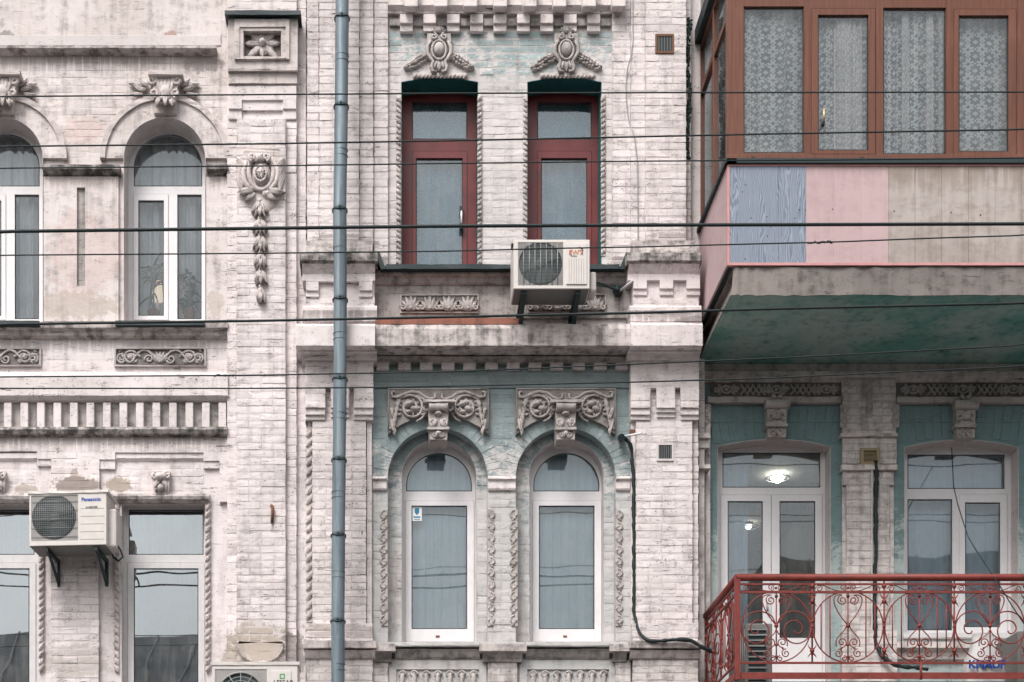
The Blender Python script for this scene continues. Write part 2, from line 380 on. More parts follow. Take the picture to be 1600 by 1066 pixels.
wall_mat('room_dark', (0.07, 0.075, 0.08), (0.06, 0.065, 0.07), (0.05, 0.05, 0.05), UNDER, 0.2, 1.0)
def emit(name, col, st):
    m = NT(name)
    e = m.n('Emission'); m.set(e.inputs[0], col); e.inputs[1].default_value = st
    m.t.links.new(e.outputs[0], m.out.inputs[0])
emit('lamp_glow', (1.0, 0.86, 0.66), 18.0)
emit('lamp_warm', (1.0, 0.78, 0.52), 3.0)

# ------------------------------------------------------------------ mesh builder
COL = sc.collection
class MB:
    def __init__(s):
        s.v, s.f, s.sm, s.uv = [], [], [], None
    def add(s, verts, faces, smooth=False):
        o = len(s.v)
        s.v += [tuple(v) for v in verts]
        for f in faces:
            s.f.append([i + o for i in f]); s.sm.append(smooth)
        return s
    def box(s, x0, x1, y0, y1, z0, z1):
        v = [(x0, y0, z0), (x1, y0, z0), (x1, y1, z0), (x0, y1, z0), (x0, y0, z1), (x1, y0, z1), (x1, y1, z1), (x0, y1, z1)]
        return s.add(v, [(0, 3, 2, 1), (4, 5, 6, 7), (0, 1, 5, 4), (1, 2, 6, 5), (2, 3, 7, 6), (3, 0, 4, 7)])
    def pbox(s, px0, py0, px1, py1, d0, d1):
        """box whose front face (towards the street, at d1) covers the given pixels; it reaches back to d0"""
        return s.box(X(px0, d1), X(px1, d1), -d1, -d0, Z(py1, d1), Z(py0, d1))
    def brick(s, px0, py0, px1, py1, d0, d1, geo):
        x0, x1, z0, z1 = X(px0, d1), X(px1, d1), Z(py1, d1), Z(py0, d1)
        v = [((x0 + x1) / 2 + x * (x1 - x0), -d1 + y * (d1 - d0), (z0 + z1) / 2 + z * (z1 - z0)) for x, y, z in geo[0]]
        return s.add(v, geo[1])
    def plate(s, outer, holes, d1, thick, back=False):
        """flat plate with holes; polygons in pixels of its front face"""
        loops = [outer] + list(holes)
        w = [[Vector((X(x, d1), Z(y, d1), 0)) for x, y in lp] for lp in loops]
        tri = tessellate_polygon(w)
        flat = [p for lp in w for p in lp]
        o = len(s.v)
        s.v += [(p.x, -d1, p.y) for p in flat]
        for t in tri:
            a, b, c = (flat[i] for i in t)
            cr = (b.x - a.x) * (c.y - a.y) - (b.y - a.y) * (c.x - a.x)
            if abs(cr) < 1e-10: continue
            t = list(t) if cr > 0 else [t[0], t[2], t[1]]
            s.f.append([i + o for i in t]); s.sm.append(False)
        ob = len(s.v)
        s.v += [(p.x, -d1 + thick, p.y) for p in flat]
        k = 0
        for li, lp in enumerate(w):
            n = len(lp)
            area = sum(lp[i].x * lp[(i + 1) % n].y - lp[(i + 1) % n].x * lp[i].y for i in range(n))
            for i in range(n):
                a, b = k + i, k + (i + 1) % n
                q = [o + a, ob + a, ob + b, o + b]
                if (area > 0) == (li > 0): q.reverse()
                s.f.append(q); s.sm.append(False)
            k += n
        if back:
            nb = len(s.f)
            for t in tri: s.f.append([t[0] + ob, t[2] + ob, t[1] + ob]); s.sm.append(False)
        return s
    def mould(s, px0, px1, prof, back=0.0, dref=None, jit=0.0022):
        """horizontal moulding: profile of (d, py) from top to bottom as it is seen, run between two pixels columns"""
        dm = max(p[0] for p in prof) if dref is None else dref
        x0, x1 = X(px0, dm), X(px1, dm)
        pts = [(-d, Z(y, d)) for d, y in prof]
        pts = [(-back, pts[0][1])] + pts + [(-back, pts[-1][1])]
        n = len(pts)
        m = max(1, int((px1 - px0) / 14)); v = []
        rg = random.Random(int(px0 * 13 + prof[0][1] * 7))
        for k in range(m + 1):
            x = x0 + (x1 - x0) * k / m
            for i, (a, b) in enumerate(pts):
                j = jit if 0 < i < n - 1 else 0.0
                v.append((x, a + rg.uniform(-j, j), b + rg.uniform(-j, j)))
        f = [(k * n + i, k * n + i + 1, (k + 1) * n + i + 1, (k + 1) * n + i) for k in range(m) for i in range(n - 1)]
        f += [tuple(range(n - 1, -1, -1)), tuple(range(m * n, (m + 1) * n))]
        return s.add(v, f)
    def tube3(s, pts, r, n=6, closed=False, smooth=True, caps=True):
        pts = [Vector(p) for p in pts]
        m = len(pts)
        rs = r if isinstance(r, (list, tuple)) else [r] * m
        o = len(s.v)
        up0 = Vector((0, -1, 0))
        for i, p in enumerate(pts):
            if closed: t = pts[(i + 1) % m] - pts[i - 1]
            else: t = pts[min(i + 1, m - 1)] - pts[max(i - 1, 0)]
            if t.length < 1e-9: t = Vector((0, 0, 1))
            t.normalize()
            u = up0 if abs(t.dot(up0)) < 0.95 else Vector((1, 0, 0))
            a = t.cross(u).normalized(); b = t.cross(a)
            for k in range(n):
                th = 2 * PI * k / n
                s.v.append(tuple(p + (a * math.cos(th) + b * math.sin(th)) * rs[i]))
        for i in range(m if closed else m - 1):
            j = (i + 1) % m
            for k in range(n):
                k2 = (k + 1) % n
                s.f.append([o + i * n + k, o + i * n + k2, o + j * n + k2, o + j * n + k]); s.sm.append(smooth)
        if caps and not closed:
            s.f.append([o + k for k in range(n)][::-1]); s.sm.append(False)
            s.f.append([o + (m - 1) * n + k for k in range(n)]); s.sm.append(False)
        return s
    def tube(s, pts, r, d=0.0, n=6, closed=False):
        """tube along pixel points (px, py[, d]); radius in pixels"""
        w = [W(p[0], p[1], p[2] if len(p) > 2 else d) for p in pts]
        k = PX(d)
        rr = [x * k for x in r] if isinstance(r, (list, tuple)) else r * k
        return s.tube3(w, rr, n, closed)
    def dome(s, px, py, rx, ry, h, d=0.0, n=10, m=4, rot=0.0):
        """half ellipsoid standing out of the plane d; radii in pixels, height h in metres"""
        o = len(s.v); k = PX(d)
        cx, cz = X(px, d), Z(py, d)
        c, sn = math.cos(rot), math.sin(rot)
        for i in range(m):
            a = (PI / 2) * i / m
            for j in range(n):
                t = 2 * PI * j / n
                ex, ez = rx * k * math.cos(a) * math.cos(t), ry * k * math.cos(a) * math.sin(t)
                s.v.append((cx + ex * c - ez * sn, -d - h * math.sin(a), cz + ex * sn + ez * c))
        s.v.append((cx, -d - h, cz))
        for i in range(m - 1):
            for j in range(n):
                j2 = (j + 1) % n
                s.f.append([o + i * n + j, o + i * n + j2, o + (i + 1) * n + j2, o + (i + 1) * n + j]); s.sm.append(True)
        for j in range(n):
            s.f.append([o + (m - 1) * n + j, o + (m - 1) * n + (j + 1) % n, o + m * n]); s.sm.append(True)
        return s
    def petal(s, px, py, ang, L, w, h, d=0.0, bend=0.0, n=6, tip=0.25):
        """ridged leaf lying on the plane d from a pixel in a direction (degrees, 0 = right, 90 = up)"""
        o = len(s.v)
        x, y, a = px, py, R(ang)
        for i in range(n + 1):
            t = i / n
            prof = math.sin(PI * min(1, 0.12 + 0.88 * t) ** 0.8) ** 0.75 if t < 1 else 0.02
            ww = w * prof * 0.5
            hh = h * (0.35 + 0.65 * math.sin(PI * (0.15 + 0.75 * t)))
            nx, ny = -math.sin(a), -math.cos(a)
            for q, e in ((-1, 0.0), (-0.55, 0.75), (0, 0.55 if tip else 1.0), (0.55, 0.8), (1, 0.0)):
                s.v.append(W(x + nx * ww * q, y + ny * ww * q, d + hh * e))
            x += math.cos(a) * L / n; y -= math.sin(a) * L / n; a += R(bend) / n
        for i in range(n):
            for q in range(4):
                b = o + i * 5 + q
                s.f.append([b, b + 5, b + 6, b + 1]); s.sm.append(True)
        return s
    def spiral(s, px, py, r0, r1, a0, turns, th, d=0.0, n=None, th1=None, seg=6):
        m = n or max(10, int(abs(turns) * 16))
        pts, rr = [], []
        for i in range(m + 1):
            t = i / m
            a = R(a0) + 2 * PI * turns * t
            r = r0 + (r1 - r0) * t
            pts.append((px + math.cos(a) * r, py - math.sin(a) * r)); rr.append(th + ((th1 if th1 else th) - th) * t)
        return s.tube(pts, rr, d, seg)
    def mesh(s, name):
        me = bpy.data.meshes.new(name)
        me.from_pydata(s.v, [], s.f)
        me.polygons.foreach_set('use_smooth', s.sm)
        if s.uv:
            lay = me.uv_layers.new(name='UVMap')
            for lp in me.loops: lay.data[lp.index].uv = s.uv[lp.vertex_index]
        me.update()
        return me
    def build(s, name, mat, parent=None, bevel=0.0, recalc=False, seg=2):
        if mat.startswith('stone'):
            rg = random.Random(len(s.v) + int(abs(s.v[0][0]) * 1000))
            s.v = [(x + rg.gauss(0, 0.0014), y + rg.gauss(0, 0.0022), z + rg.gauss(0, 0.0014)) for x, y, z in s.v]
        me = s.mesh(name)
        if bevel or recalc:
            bm = bmesh.new(); bm.from_mesh(me)
            if recalc or bevel:
                bmesh.ops.remove_doubles(bm, verts=bm.verts, dist=1e-5)
                bmesh.ops.recalc_face_normals(bm, faces=bm.faces)
            if bevel:
                ed = [e for e in bm.edges if len(e.link_faces) == 2 and e.calc_face_angle(0) > 0.6]
                bmesh.ops.bevel(bm, geom=ed, offset=bevel, segments=seg, affect='EDGES', profile=0.5, clamp_overlap=True)
            bm.to_mesh(me); bm.free()
        me.materials.append(MATS[mat])
        ob = bpy.data.objects.new(name, me)
        COL.objects.link(ob)
        if parent:
            ob.parent = parent
            ob.matrix_parent_inverse = parent_inv(parent)
        return ob

def parent_inv(p):
    # a thing's parts are built in world coordinates; only the thing's own Empty carries an offset
    return Matrix.Translation(p.location).inverted() if p.parent is None else Matrix.Identity(4)

def thing(name, label, cat, loc=(0, 0, 0), group=None):
    o = bpy.data.objects.new(name, None)
    COL.objects.link(o)
    o.empty_display_size = 0.2
    o.location = loc
    tag(o, label, cat, group)
    return o
def tag(o, label=None, cat=None, group=None, kind=None):
    if label: o['label'] = label
    if cat: o['category'] = cat
    if group: o['group'] = group
    if kind: o['kind'] = kind
    return o

def rect(x0, y0, x1, y1): return [(x0, y0), (x0, y1), (x1, y1), (x1, y0)]
def archp(cx, r, ysp, ybot, n=28, ry=None):
    ry = ry or r
    p = [(cx - r, ybot)]
    p += [(cx + r * math.cos(PI - PI * i / n), ysp - ry * math.sin(PI - PI * i / n)) for i in range(n + 1)]
    p += [(cx + r, ybot)]
    return p[::-1]
def segarch(x0, x1, ytop, yspr, ybot, n=12):
    """rect opening with a flat segmental head"""
    cx, hw, sg = (x0 + x1) / 2, (x1 - x0) / 2, yspr - ytop
    rad = (hw * hw + sg * sg) / (2 * sg)
    a = math.asin(hw / rad)
    p = [(x0, ybot)]
    for i in range(n + 1):
        t = -a + 2 * a * i / n
        p.append((cx + rad * math.sin(t), ytop + rad * (1 - math.cos(t))))
    p.append((x1, ybot))
    return p[::-1]

# ------------------------------------------------------------------ brickwork bookkeeping
BRICKS = {}      # building -> list of (px0, py0, px1, py1, d0, d1, material, priority)
def bricks(b, px0, py0, px1, py1, d, mat, holes=(), pri=0, h=0.0045, course=11.5, length=41.0, joint=1.05, jit=0.0022, rnd=None):
    rg = rnd or random
    y = py0; row = rg.randint(0, 1)
    while y < py1 - 3:
        yb = min(py1, y + course)
        if py1 - yb < 4: yb = py1
        iv = [(px0, px1)]
        for hl in holes:
            if hl[0] == 'rect':
                _, a, ya, c, yc = hl
                if yb <= ya or y >= yc: continue
            else:
                _, cx, r, ysp, ybot = hl
                if yb <= ysp - r or y >= ybot: continue
                dy = max(0.0, ysp - yb)
                hw = math.sqrt(max(0, r * r - dy * dy)); a, c = cx - hw, cx + hw
            niv = []
            for (p, q) in iv:
                if a > p: niv.append((p, min(q, a)))
                if c < q: niv.append((max(p, c), q))
            iv = [t for t in niv if t[1] - t[0] > 4]
        off = (row % 2) * length / 2 + rg.uniform(-2, 2)
        for (p, q) in iv:
            x = p
            nx = p + (length - (p - px0 + off) % length)
            while x < q - 1:
                e = min(nx, q)
                if q - e < 6: e = q
                hh = max(0.0012, h * 0.6 + rg.gauss(0, jit * 0.8))
                g = joint * 0.5 * rg.choice((0.25, 0.8, 1.0, 1.3))
                BRICKS.setdefault(b, []).append((x + (g if x > p else -rg.uniform(-0.2, 0.9)), y + g * rg.uniform(0.6, 1.5), e - (g if e < q else -rg.uniform(-0.2, 0.9)), yb - g * rg.uniform(0.6, 1.5), d - 0.012, d + hh, mat, pri))
                x = e
                nx = e + (length if rg.random() > 0.28 else length * 0.5)
        y = yb; row += 1

def brick_geo(rg):
    """unit brick, worn: eight-cornered face with a lumpy middle, straight back"""
    ring = [(-.5, -.5), (-.17, -.5), (.2, -.5), (.5, -.5), (.5, 0), (.5, .5), (.17, .5), (-.2, .5), (-.5, .5), (-.5, 0)]
    back = [(x, 1.0, z) for x, z in ring]
    mid = [(x * 0.992 + rg.gauss(0, .004), 0.35 + rg.uniform(0, .25), z * 0.97 + rg.gauss(0, .022)) for x, z in ring]
    fr = [(x * (0.965 if abs(x) > .4 else 1) + rg.gauss(0, .006), rg.uniform(0.0, 0.16), z * 0.84 + rg.gauss(0, .03)) for x, z in ring]
    n = len(ring)
    v = back + mid + fr + [(-.2 + rg.uniform(-.05, .05), rg.uniform(-.08, .1), 0), (.2, rg.uniform(-.08, .1), 0)]
    f = []
    for i in range(n):
        j = (i + 1) % n
        f += [(i, j, n + j, n + i), (n + i, n + j, 2 * n + j, 2 * n + i)]
    A, B = 3 * n, 3 * n + 1
    g = [2 * n + k for k in range(n)]
    f += [(g[0], g[1], A), (g[1], g[2], B, A), (g[2], g[3], B), (g[3], g[4], B), (g[4], g[5], B), (g[5], g[6], B), (g[6], g[7], A, B), (g[7], g[8], A), (g[8], g[9], A), (g[9], g[0], A)]
    return v, f
_grg = random.Random(77)
GEOS = [brick_geo(_grg) for _ in range(24)]
_unit = {}
def unit_brick(mat, k):
    if (mat, k) in _unit: return _unit[(mat, k)]
    me = bpy.data.meshes.new('brick')
    me.from_pydata(GEOS[k][0], [], GEOS[k][1])
    at = me.attributes.new('tone', 'FLOAT', 'POINT'); tv = random.Random(k * 31 + 5).gauss(0, 0.8)
    for e in at.data: e.value = tv
    me.materials.append(MATS[mat]); me.update()
    _unit[(mat, k)] = me
    return me
def flush_bricks(b, parent, limit=290):
    L = sorted(BRICKS.get(b, []), key=lambda t: (-t[7], -(t[2] - t[0])))
    ind, rest = L[:limit], L[limit:]
    inv = Matrix.Translation(parent.location).inverted()
    rg = random.Random(3)
    for (x0, y0, x1, y1, d0, d1, mat, pri) in ind:
        o = bpy.data.objects.new('brick', unit_brick(mat, rg.randrange(24)))
        COL.objects.link(o)
        o.parent = parent; o.matrix_parent_inverse = inv
        o.location = ((X(x0, d1) + X(x1, d1)) / 2, -d1, (Z(y0, d1) + Z(y1, d1)) / 2)
        o.scale = (X(x1, d1) - X(x0, d1), d1 - d0, Z(y0, d1) - Z(y1, d1))
        o.rotation_euler = (rg.gauss(0, 0.004), rg.gauss(0, 0.004), rg.gauss(0, 0.004))
    bym = {}
    for t in rest: bym.setdefault(t[6], []).append(t)
    rg = random.Random(5)
    for mat, lst in bym.items():
        mb = MB(); tones = []
        for (x0, y0, x1, y1, d0, d1, _, _) in lst:
            n0 = len(mb.v); mb.brick(x0, y0, x1, y1, d0, d1, GEOS[rg.randrange(24)])
            tones += [rg.gauss(0, 0.8)] * (len(mb.v) - n0)
        o = mb.build('brickwork', mat, parent)
        at = o.data.attributes.new('tone', 'FLOAT', 'POINT'); at.data.foreach_set('value', tones)
        o['kind'] = 'stuff'

# ------------------------------------------------------------------ the setting
def sheet(name, x0, x1, y0, y1, z, mat, z0=None):
    mb = MB()
    if z0 is None: mb.add([(x0, y0, z), (x1, y0, z), (x1, y1, z), (x0, y1, z)], [(0, 1, 2, 3)])
    else: mb.box(x0, x1, y0, y1, z0, z)
    o = mb.build(name, mat); o['kind'] = 'structure'
    return o
sheet('ground', -1500, 1500, -1500, 1500, -0.16, 'ground_earth')
sheet('road', -120, 120, -12.5, -4.6, -0.12, 'asphalt')
sheet('pavement', -120, 120, -4.6, 9.0, 0.0, 'paving', -0.15)
sheet('pavement', -120, 120, -20.0, -12.5, 0.0, 'paving', -0.15)

# ------------------------------------------------------------------ the two townhouses
LH = thing('townhouse', 'white painted brick townhouse with arched white windows and a hanging garland on its pilaster', 'building', (X(200), 0.2, 0))
RH = thing('townhouse', 'white and teal brick townhouse with dark red framed windows and two balconies', 'building', (X(1050), 0.2, 0))

def pb(name, mat, parent, x0, y0, x1, y1, d0, d1, bevel=0.004):
    return MB().pbox(x0, y0, x1, y1, d0, d1).build(name, mat, parent, bevel=bevel)
def ml(name, mat, parent, x0, x1, prof, back=0.0):
    return MB().mould(x0, x1, prof, back).build(name, mat, parent, recalc=True)

# ---- left house: one wall plate with its four openings
LW1 = archp(3, 64, 247, 507)
LW2 = archp(257, 64, 247, 507)
LWA = rect(-72, 784, 62, 1130)
LWB = rect(190, 784, 323, 1130)
LWALL = 'stucco_left'
MB().plate(rect(-520, -260, 476, 516), [LW1, LW2], 0.0, 0.42).build('wall', 'stucco_left', LH)
MB().plate(rect(-520, 516, 476, 1180), [LWA, LWB], 0.0, 0.42).build('wall', 'brick_left', LH)
pb('wall', 'stucco_left', LH, -520, 1180, 476, HY + EYE * S, -0.42, 0.0)
pb('party_wall', 'house_wall', LH, -520, -260, -505, HY + EYE * S - 4, -8.0, -0.43)
pb('party_wall', 'house_wall', LH, 461, -260, 476, HY + EYE * S - 4, -8.0, -0.43)
MB().box(X(-520), X(476), 8.0, 8.3, 0, Z(-260)).build('rear_wall', 'house_wall', LH)
mb = MB(); zt = Z(-262)
mb.add([(X(-520), -0.5, zt), (X(476), -0.5, zt), (X(476), 8.6, zt), (X(-520), 8.6, zt), (X(-520), 4, zt + 2.6), (X(476), 4, zt + 2.6)],
       [(0, 1, 5, 4), (2, 3, 4, 5), (1, 2, 5), (3, 0, 4), (0, 3, 2, 1)])
mb.build('roof', 'roof_sheet', LH)
ml('cornice', 'ledge', LH, -520, 476, [(0.45, -262), (0.45, -235), (0.30, -220), (0.1, -190)])

# arch surrounds: raised archivolt ring round each arched window, imposts and keystones
def ring_plate(mb, cx, ysp, r0, r1, d, th, a0=0, a1=180, n=30):
    out = [(cx + r1 * math.cos(R(a0 + (a1 - a0) * i / n)), ysp - r1 * math.sin(R(a0 + (a1 - a0) * i / n))) for i in range(n + 1)]
    inn = [(cx + r0 * math.cos(R(a1 + (a0 - a1) * i / n)), ysp - r0 * math.sin(R(a1 + (a0 - a1) * i / n))) for i in range(n + 1)]
    mb.plate(out + inn, [], d, th)
def head_keystone(name, cx, top, par):
    """mask-like keystone of the left house's arched windows"""
    mb = MB()
    mb.plate([(cx - 23, top), (cx - 14, top + 48), (cx + 16, top + 48), (cx + 25, top)], [], 0.14, 0.14)
    mb.mould(cx - 26, cx + 28, [(0.19, top - 2), (0.19, top + 4), (0.15, top + 9)], 0.0)
    mb.pbox(cx - 16, top + 48, cx + 18, top + 64, 0.0, 0.09)
    mb.dome(cx + 1, top + 30, 10, 10, 0.03, 0.14)
    for k in range(5): mb.petal(cx + 1 + (k - 2) * 6.5, top + 11, -90 + (k - 2) * -7, 26, 7, 0.03, 0.138)
    for q in (-1, 1):
        mb.spiral(cx + q * 20, top + 14, 8, 1.5, 90, q * 1.4, 3, 0.14)
        mb.spiral(cx + q * 17, top + 34, 7, 1.5, -90, -q * 1.2, 2.6, 0.14)
        for k in range(3): mb.petal(cx + q * (24 + k * 5), top + 22 + k * 6, 90 - q * (70 + 20 * k), 20, 9, 0.05, 0.03, q * 40)
        mb.petal(cx + q * 34, top + 22, 90 - q * 82, 22, 10, 0.045, 0.02)
        mb.petal(cx + q * 8, top + 40, -90 + q * 18, 16, 8, 0.06, 0.14)
    mb.petal(cx + 1, top + 38, -90, 17, 9, 0.07, 0.14)
    for k in range(5): mb.petal(cx + 1, top + 44, 30 + k * 30, 12, 6, 0.04, 0.15)
    return mb.build(name, 'stone_white', par)
for cx in (3, 257):
    mb = MB()
    ring_plate(mb, cx, 247, 64, 100, 0.035, 0.05)
    mb.build('archivolt', 'stucco_left', LH)
    mb = MB(); ring_plate(mb, cx, 247, 93, 101, 0.06, 0.05); mb.build('archivolt_rim', 'stone_white', LH)
    head_keystone('keystone', cx, 112, LH)
ml('string_course', 'ledge', LH, -520, 338, [(0.09, 71), (0.09, 75), (0.06, 80), (0.03, 84), (0.0, 88)])
pb('band', 'reveal_white', LH, -520, 55, 345, 71, 0.0, 0.012)
for (a, b) in ((66, 187), (323, 356)):
    ml('impost', 'ledge_black', LH, a, b, [(0.10, 257), (0.10, 264), (0.07, 268), (0.02, 276)])
# the plain pier between the arched windows has a narrow sunk slot
MB().plate(rect(68, 276, 185, 502), [rect(120, 293, 133, 447)], 0.035, 0.06).build('pier_facing', 'stucco_left', LH)
pb('slot_back', 'ledge_grey', LH, 119, 292, 134, 448, -0.01, 0.003, 0)
MB().plate(rect(322, 276, 356, 502), [], 0.03, 0.04).build('pier_facing', 'stucco_left', LH)
bricks('L', -520, 88, 356, 246, 0.0, 'stucco_left', [('arch', 3, 101, 247, 500), ('arch', 257, 101, 247, 500)], h=0.004, jit=0.001)
# sills and frieze under the arched windows
for (a, b) in ((-66, 61), (180, 319)):
    ml('sill', 'sill_metal', LH, a, b, [(0.14, 501), (0.14, 508), (0.13, 509)], -0.2)
ml('cornice_strip', 'ledge', LH, -520, 356, [(0.10, 503), (0.10, 512), (0.06, 517), (0.05, 524), (0.0, 531)])
def scroll_frieze(x0, y0, x1, y1, d, name='relief_panel', par=None, mat='stone'):
    """sunk frieze with a shell between running scrolls"""
    mb = MB()
    cx, cy, h = (x0 + x1) / 2, (y0 + y1) / 2, (y1 - y0)
    mb.plate(rect(x0 - 3, y0 - 2, x1 + 3, y1 + 2), [rect(x0, y0, x1, y1)], d + 0.03, 0.04)
    pb('panel_ground', 'stone_grime_shade', par, x0, y0, x1, y1, d - 0.01, d + 0.004, 0)
    for k in range(7): mb.petal(cx, y1 - 4, 30 + 20 * k, h * 0.72, 6, 0.02, d + 0.006)
    for q in (-1, 1):
        mb.tube([(cx + q * (3 + 42 * t), y1 - 4 - h * 0.75 * math.sin(PI * t)) for t in [i / 12 for i in range(13)]], 2.0, d + 0.012)
        mb.spiral(cx + q * 46, cy + 1, 11, 2, 90 + q * 60, -q * 1.7, 2.0, d + 0.012)
        mb.dome(cx + q * 46, cy + 1, 5, 5, 0.03, d)
        mb.spiral(cx + q * 17, cy + 4, 7, 1.5, 200, q * 1.3, 1.6, d + 0.012)
        for k in range(6): mb.petal(cx + q * (30 + k * 6), cy + 6 * math.sin(k * 2.1), 90 - q * (60 + 70 * (k % 3)), 9, 5, 0.022, d + 0.004)
        mb.spiral(cx + q * (x1 - cx - 9), cy + 2, 8, 2, -60, q * 1.4, 1.8, d + 0.01)
        for k in range(3): mb.petal(cx + q * (x1 - cx - 4), y1 - 4 - k * 8, 90 + q * 50, 9, 5, 0.02, d)
    return mb.build(name, mat, par)
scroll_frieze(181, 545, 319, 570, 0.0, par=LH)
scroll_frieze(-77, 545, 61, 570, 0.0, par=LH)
bricks('L', -520, 531, 356, 580, 0.0, 'brick_left', [('rect', 178, 543, 322, 573), ('rect', -80, 543, 64, 573)], h=0.003, jit=0.001, course=16, length=70)
ml('string_course', 'brick_left', LH, -520, 356, [(0.05, 582), (0.10, 588), (0.10, 618), (0.05, 626), (0.03, 628)])
MB().pbox(-520, 622, 356, 676, -0.01, 0.002).build('baluster_backing', 'ledge_grey', LH)
for i in range(-9, 14):
    x = 6 + 25.8 * i
    MB().pbox(x, 629, x + 12, 668, 0.0, 0.06).build('baluster', 'brick_left', LH, bevel=0.006)
ml('ledge', 'ledge_black', LH, -520, 355, [(0.10, 667), (0.12, 671), (0.10, 678), (0.04, 684)])
# raised field round the sunk panels over the lower windows
out = [(-520, 683), (-520, 784), (-58, 784), (-58, 717), (-34, 717), (-34, 705), (58, 705), (58, 717), (80, 717), (80, 784), (155, 784), (155, 718), (180, 718),
       (180, 707), (318, 707), (318, 720), (343, 720), (343, 784), (356, 784), (356, 683)]
MB().plate(out, [], 0.045, 0.05).build('panel_surround', 'brick_left', LH)
for (a, b, c, e) in ((-58, -34, 717, 732), (58, 80, 717, 728), (155, 180, 718, 733), (318, 343, 720, 732)):
    pb('corbel', 'brick_left', LH, a, c, b, e, 0.0, 0.03)
for (a, b) in ((-34, 58), (180, 318)):
    ml('panel_moulding', 'brick_left', LH, a, b, [(0.03, 708), (0.03, 716), (0.0, 722)])
bricks('L', -520, 683, 356, 706, 0.045, 'brick_left', h=0.004, jit=0.0015)
bricks('L', 80, 706, 155, 784, 0.045, 'brick_left', h=0.004, pri=1)
bricks('L', -30, 722, 56, 776, 0.0, 'brick_left', h=0.004); bricks('L', 182, 722, 318, 776, 0.0, 'brick_left', h=0.004, pri=1)
pb('pier_facing', 'mortar_brick_left', LH, 80, 784, 154, 1130, 0.0, 0.045)
bricks('L', 80, 784, 154, 1100, 0.045, 'brick_left', h=0.0045, pri=2)
for (a, b) in ((-78, 66), (156, 327)):
    ml('lintel', 'ledge', LH, a, b, [(0.05, 771), (0.07, 775), (0.06, 780), (0.03, 786)])
def small_keystone(cx, y0, par):
    mb = MB()
    mb.plate([(cx - 15, y0 - 2), (cx - 12, y0 + 34), (cx + 12, y0 + 34), (cx + 15, y0 - 2)], [], 0.06, 0.06)
    mb.dome(cx, y0 + 8, 10, 7, 0.07, 0.06); mb.dome(cx, y0 + 25, 7, 7, 0.05, 0.06)
    for q in (-1, 1):
        mb.spiral(cx + q * 10, y0 + 5, 6, 1, 90, q * 1.3, 2.4, 0.07)
        mb.petal(cx + q * 3, y0 + 12, -90 + q * 30, 15, 8, 0.06, 0.06); mb.petal(cx + q * 8, y0 + 16, -90, 15, 6, 0.05, 0.06)
    return mb.build('keystone', 'stone_white', par)
small_keystone(251, 738, LH); small_keystone(-6, 738, LH)
def rope(name, x, y0, y1, d, par, mat='stone_white', w=7.0, pitch=13.0, style='rope', lean=1):
    """vertical carved edge moulding: slanting leaves (rope) or a row of C curls with pearls (wave)"""
    mb = MB(); y = y0; k = 0
    mb.pbox(x - w * 0.5, y0, x + w * 0.5, y1, d - 0.01, d + 0.008)
    rg = random.Random(int(x * 7 + y0))
    while y < y1 - pitch * 0.5:
        if style == 'rope':
            mb.petal(x - lean * w * 0.42, y + pitch * 0.95, 90 - lean * 34, pitch * 1.25, w * 0.8, 0.035 * rg.uniform(0.7, 1.15), d + 0.004)
            mb.dome(x + lean * w * 0.25, y + pitch * 0.75, w * 0.22, w * 0.3, 0.022, d)
        else:
            mb.spiral(x, y + pitch * 0.5, pitch * 0.42, 1.4, 90, -lean * 0.95, 1.7, d + 0.006, n=12)
            mb.dome(x - lean * w * 0.28, y + pitch * 0.56, 2.2, 2.2, 0.022, d)
            mb.petal(x + lean * w * 0.5, y + pitch * 1.0, 90 + lean * 40, pitch * 0.6, 4, 0.025, d)
        y += pitch; k += 1
    return mb.build(name, mat, par)
for (x, ln) in ((64, 1), (182, -1), (324, 1), (-76, -1)):
    rope('carved_edge', x, 786, 1046, 0.01, LH, pitch=11.5, lean=ln)

# ---- left house: pilaster with its square rosette block, cartouche and garland
MB().pbox(355, -260, 463, 1180, -0.01, 0.07).build('pilaster', 'brick_left', LH)
MB().pbox(370, 186, 446, 1130, 0.06, 0.125).build('pilaster_shaft', 'mortar_brick_left', LH)
pb('recessed_strip', 'brick_left', LH, 463.5, -260, 478, 1180, -0.3, 0.02)
bricks('L', 463.5, -250, 478, 1130, 0.02, 'brick_left', h=0.003)
bricks('L', 370, 186, 446, 1035, 0.125, 'brick_left', [], h=0.0045, pri=3, length=38)
bricks('L', 355, 190, 370, 1130, 0.07, 'brick_left', h=0.004); bricks('L', 446, 190, 463, 1130, 0.07, 'brick_left', h=0.004)
bricks('L', 355, -250, 463, 14, 0.07, 'brick_left', h=0.004)
# block under a metal cap
MB().plate(rect(356, 24, 465, 110), [rect(381, 49, 439, 88)], 0.17, 0.12).build('rosette_block', 'stone_white', LH)
MB().plate(rect(366, 30, 452, 92), [rect(374, 42, 446, 91)], 0.195, 0.03).build('rosette_frame', 'stone_white', LH)
MB().plate(rect(374, 40, 446, 94), [rect(380, 48, 440, 89)], 0.183, 0.02).build('rosette_frame', 'stone_white', LH)
pb('rosette_ground', 'stone_grime_shade', LH, 378, 46, 442, 92, 0.06, 0.10, 0)
mb = MB()
cx, cy = 410, 68
mb.dome(cx, cy, 6, 6, 0.06, 0.115)
for k in range(8):
    a = 45 * k
    L = 30 if k % 2 else 25
    mb.petal(cx + 4 * math.cos(R(a)), cy - 4 * math.sin(R(a)), a, L * (1 if k % 4 == 0 or k % 2 else 0.72), 13, 0.05, 0.10)
    mb.petal(cx + 9 * math.cos(R(a + 22)), cy - 7 * math.sin(R(a + 22)), a + 10, 13, 6, 0.045, 0.10)
mb.build('rosette', 'stone_white', LH)
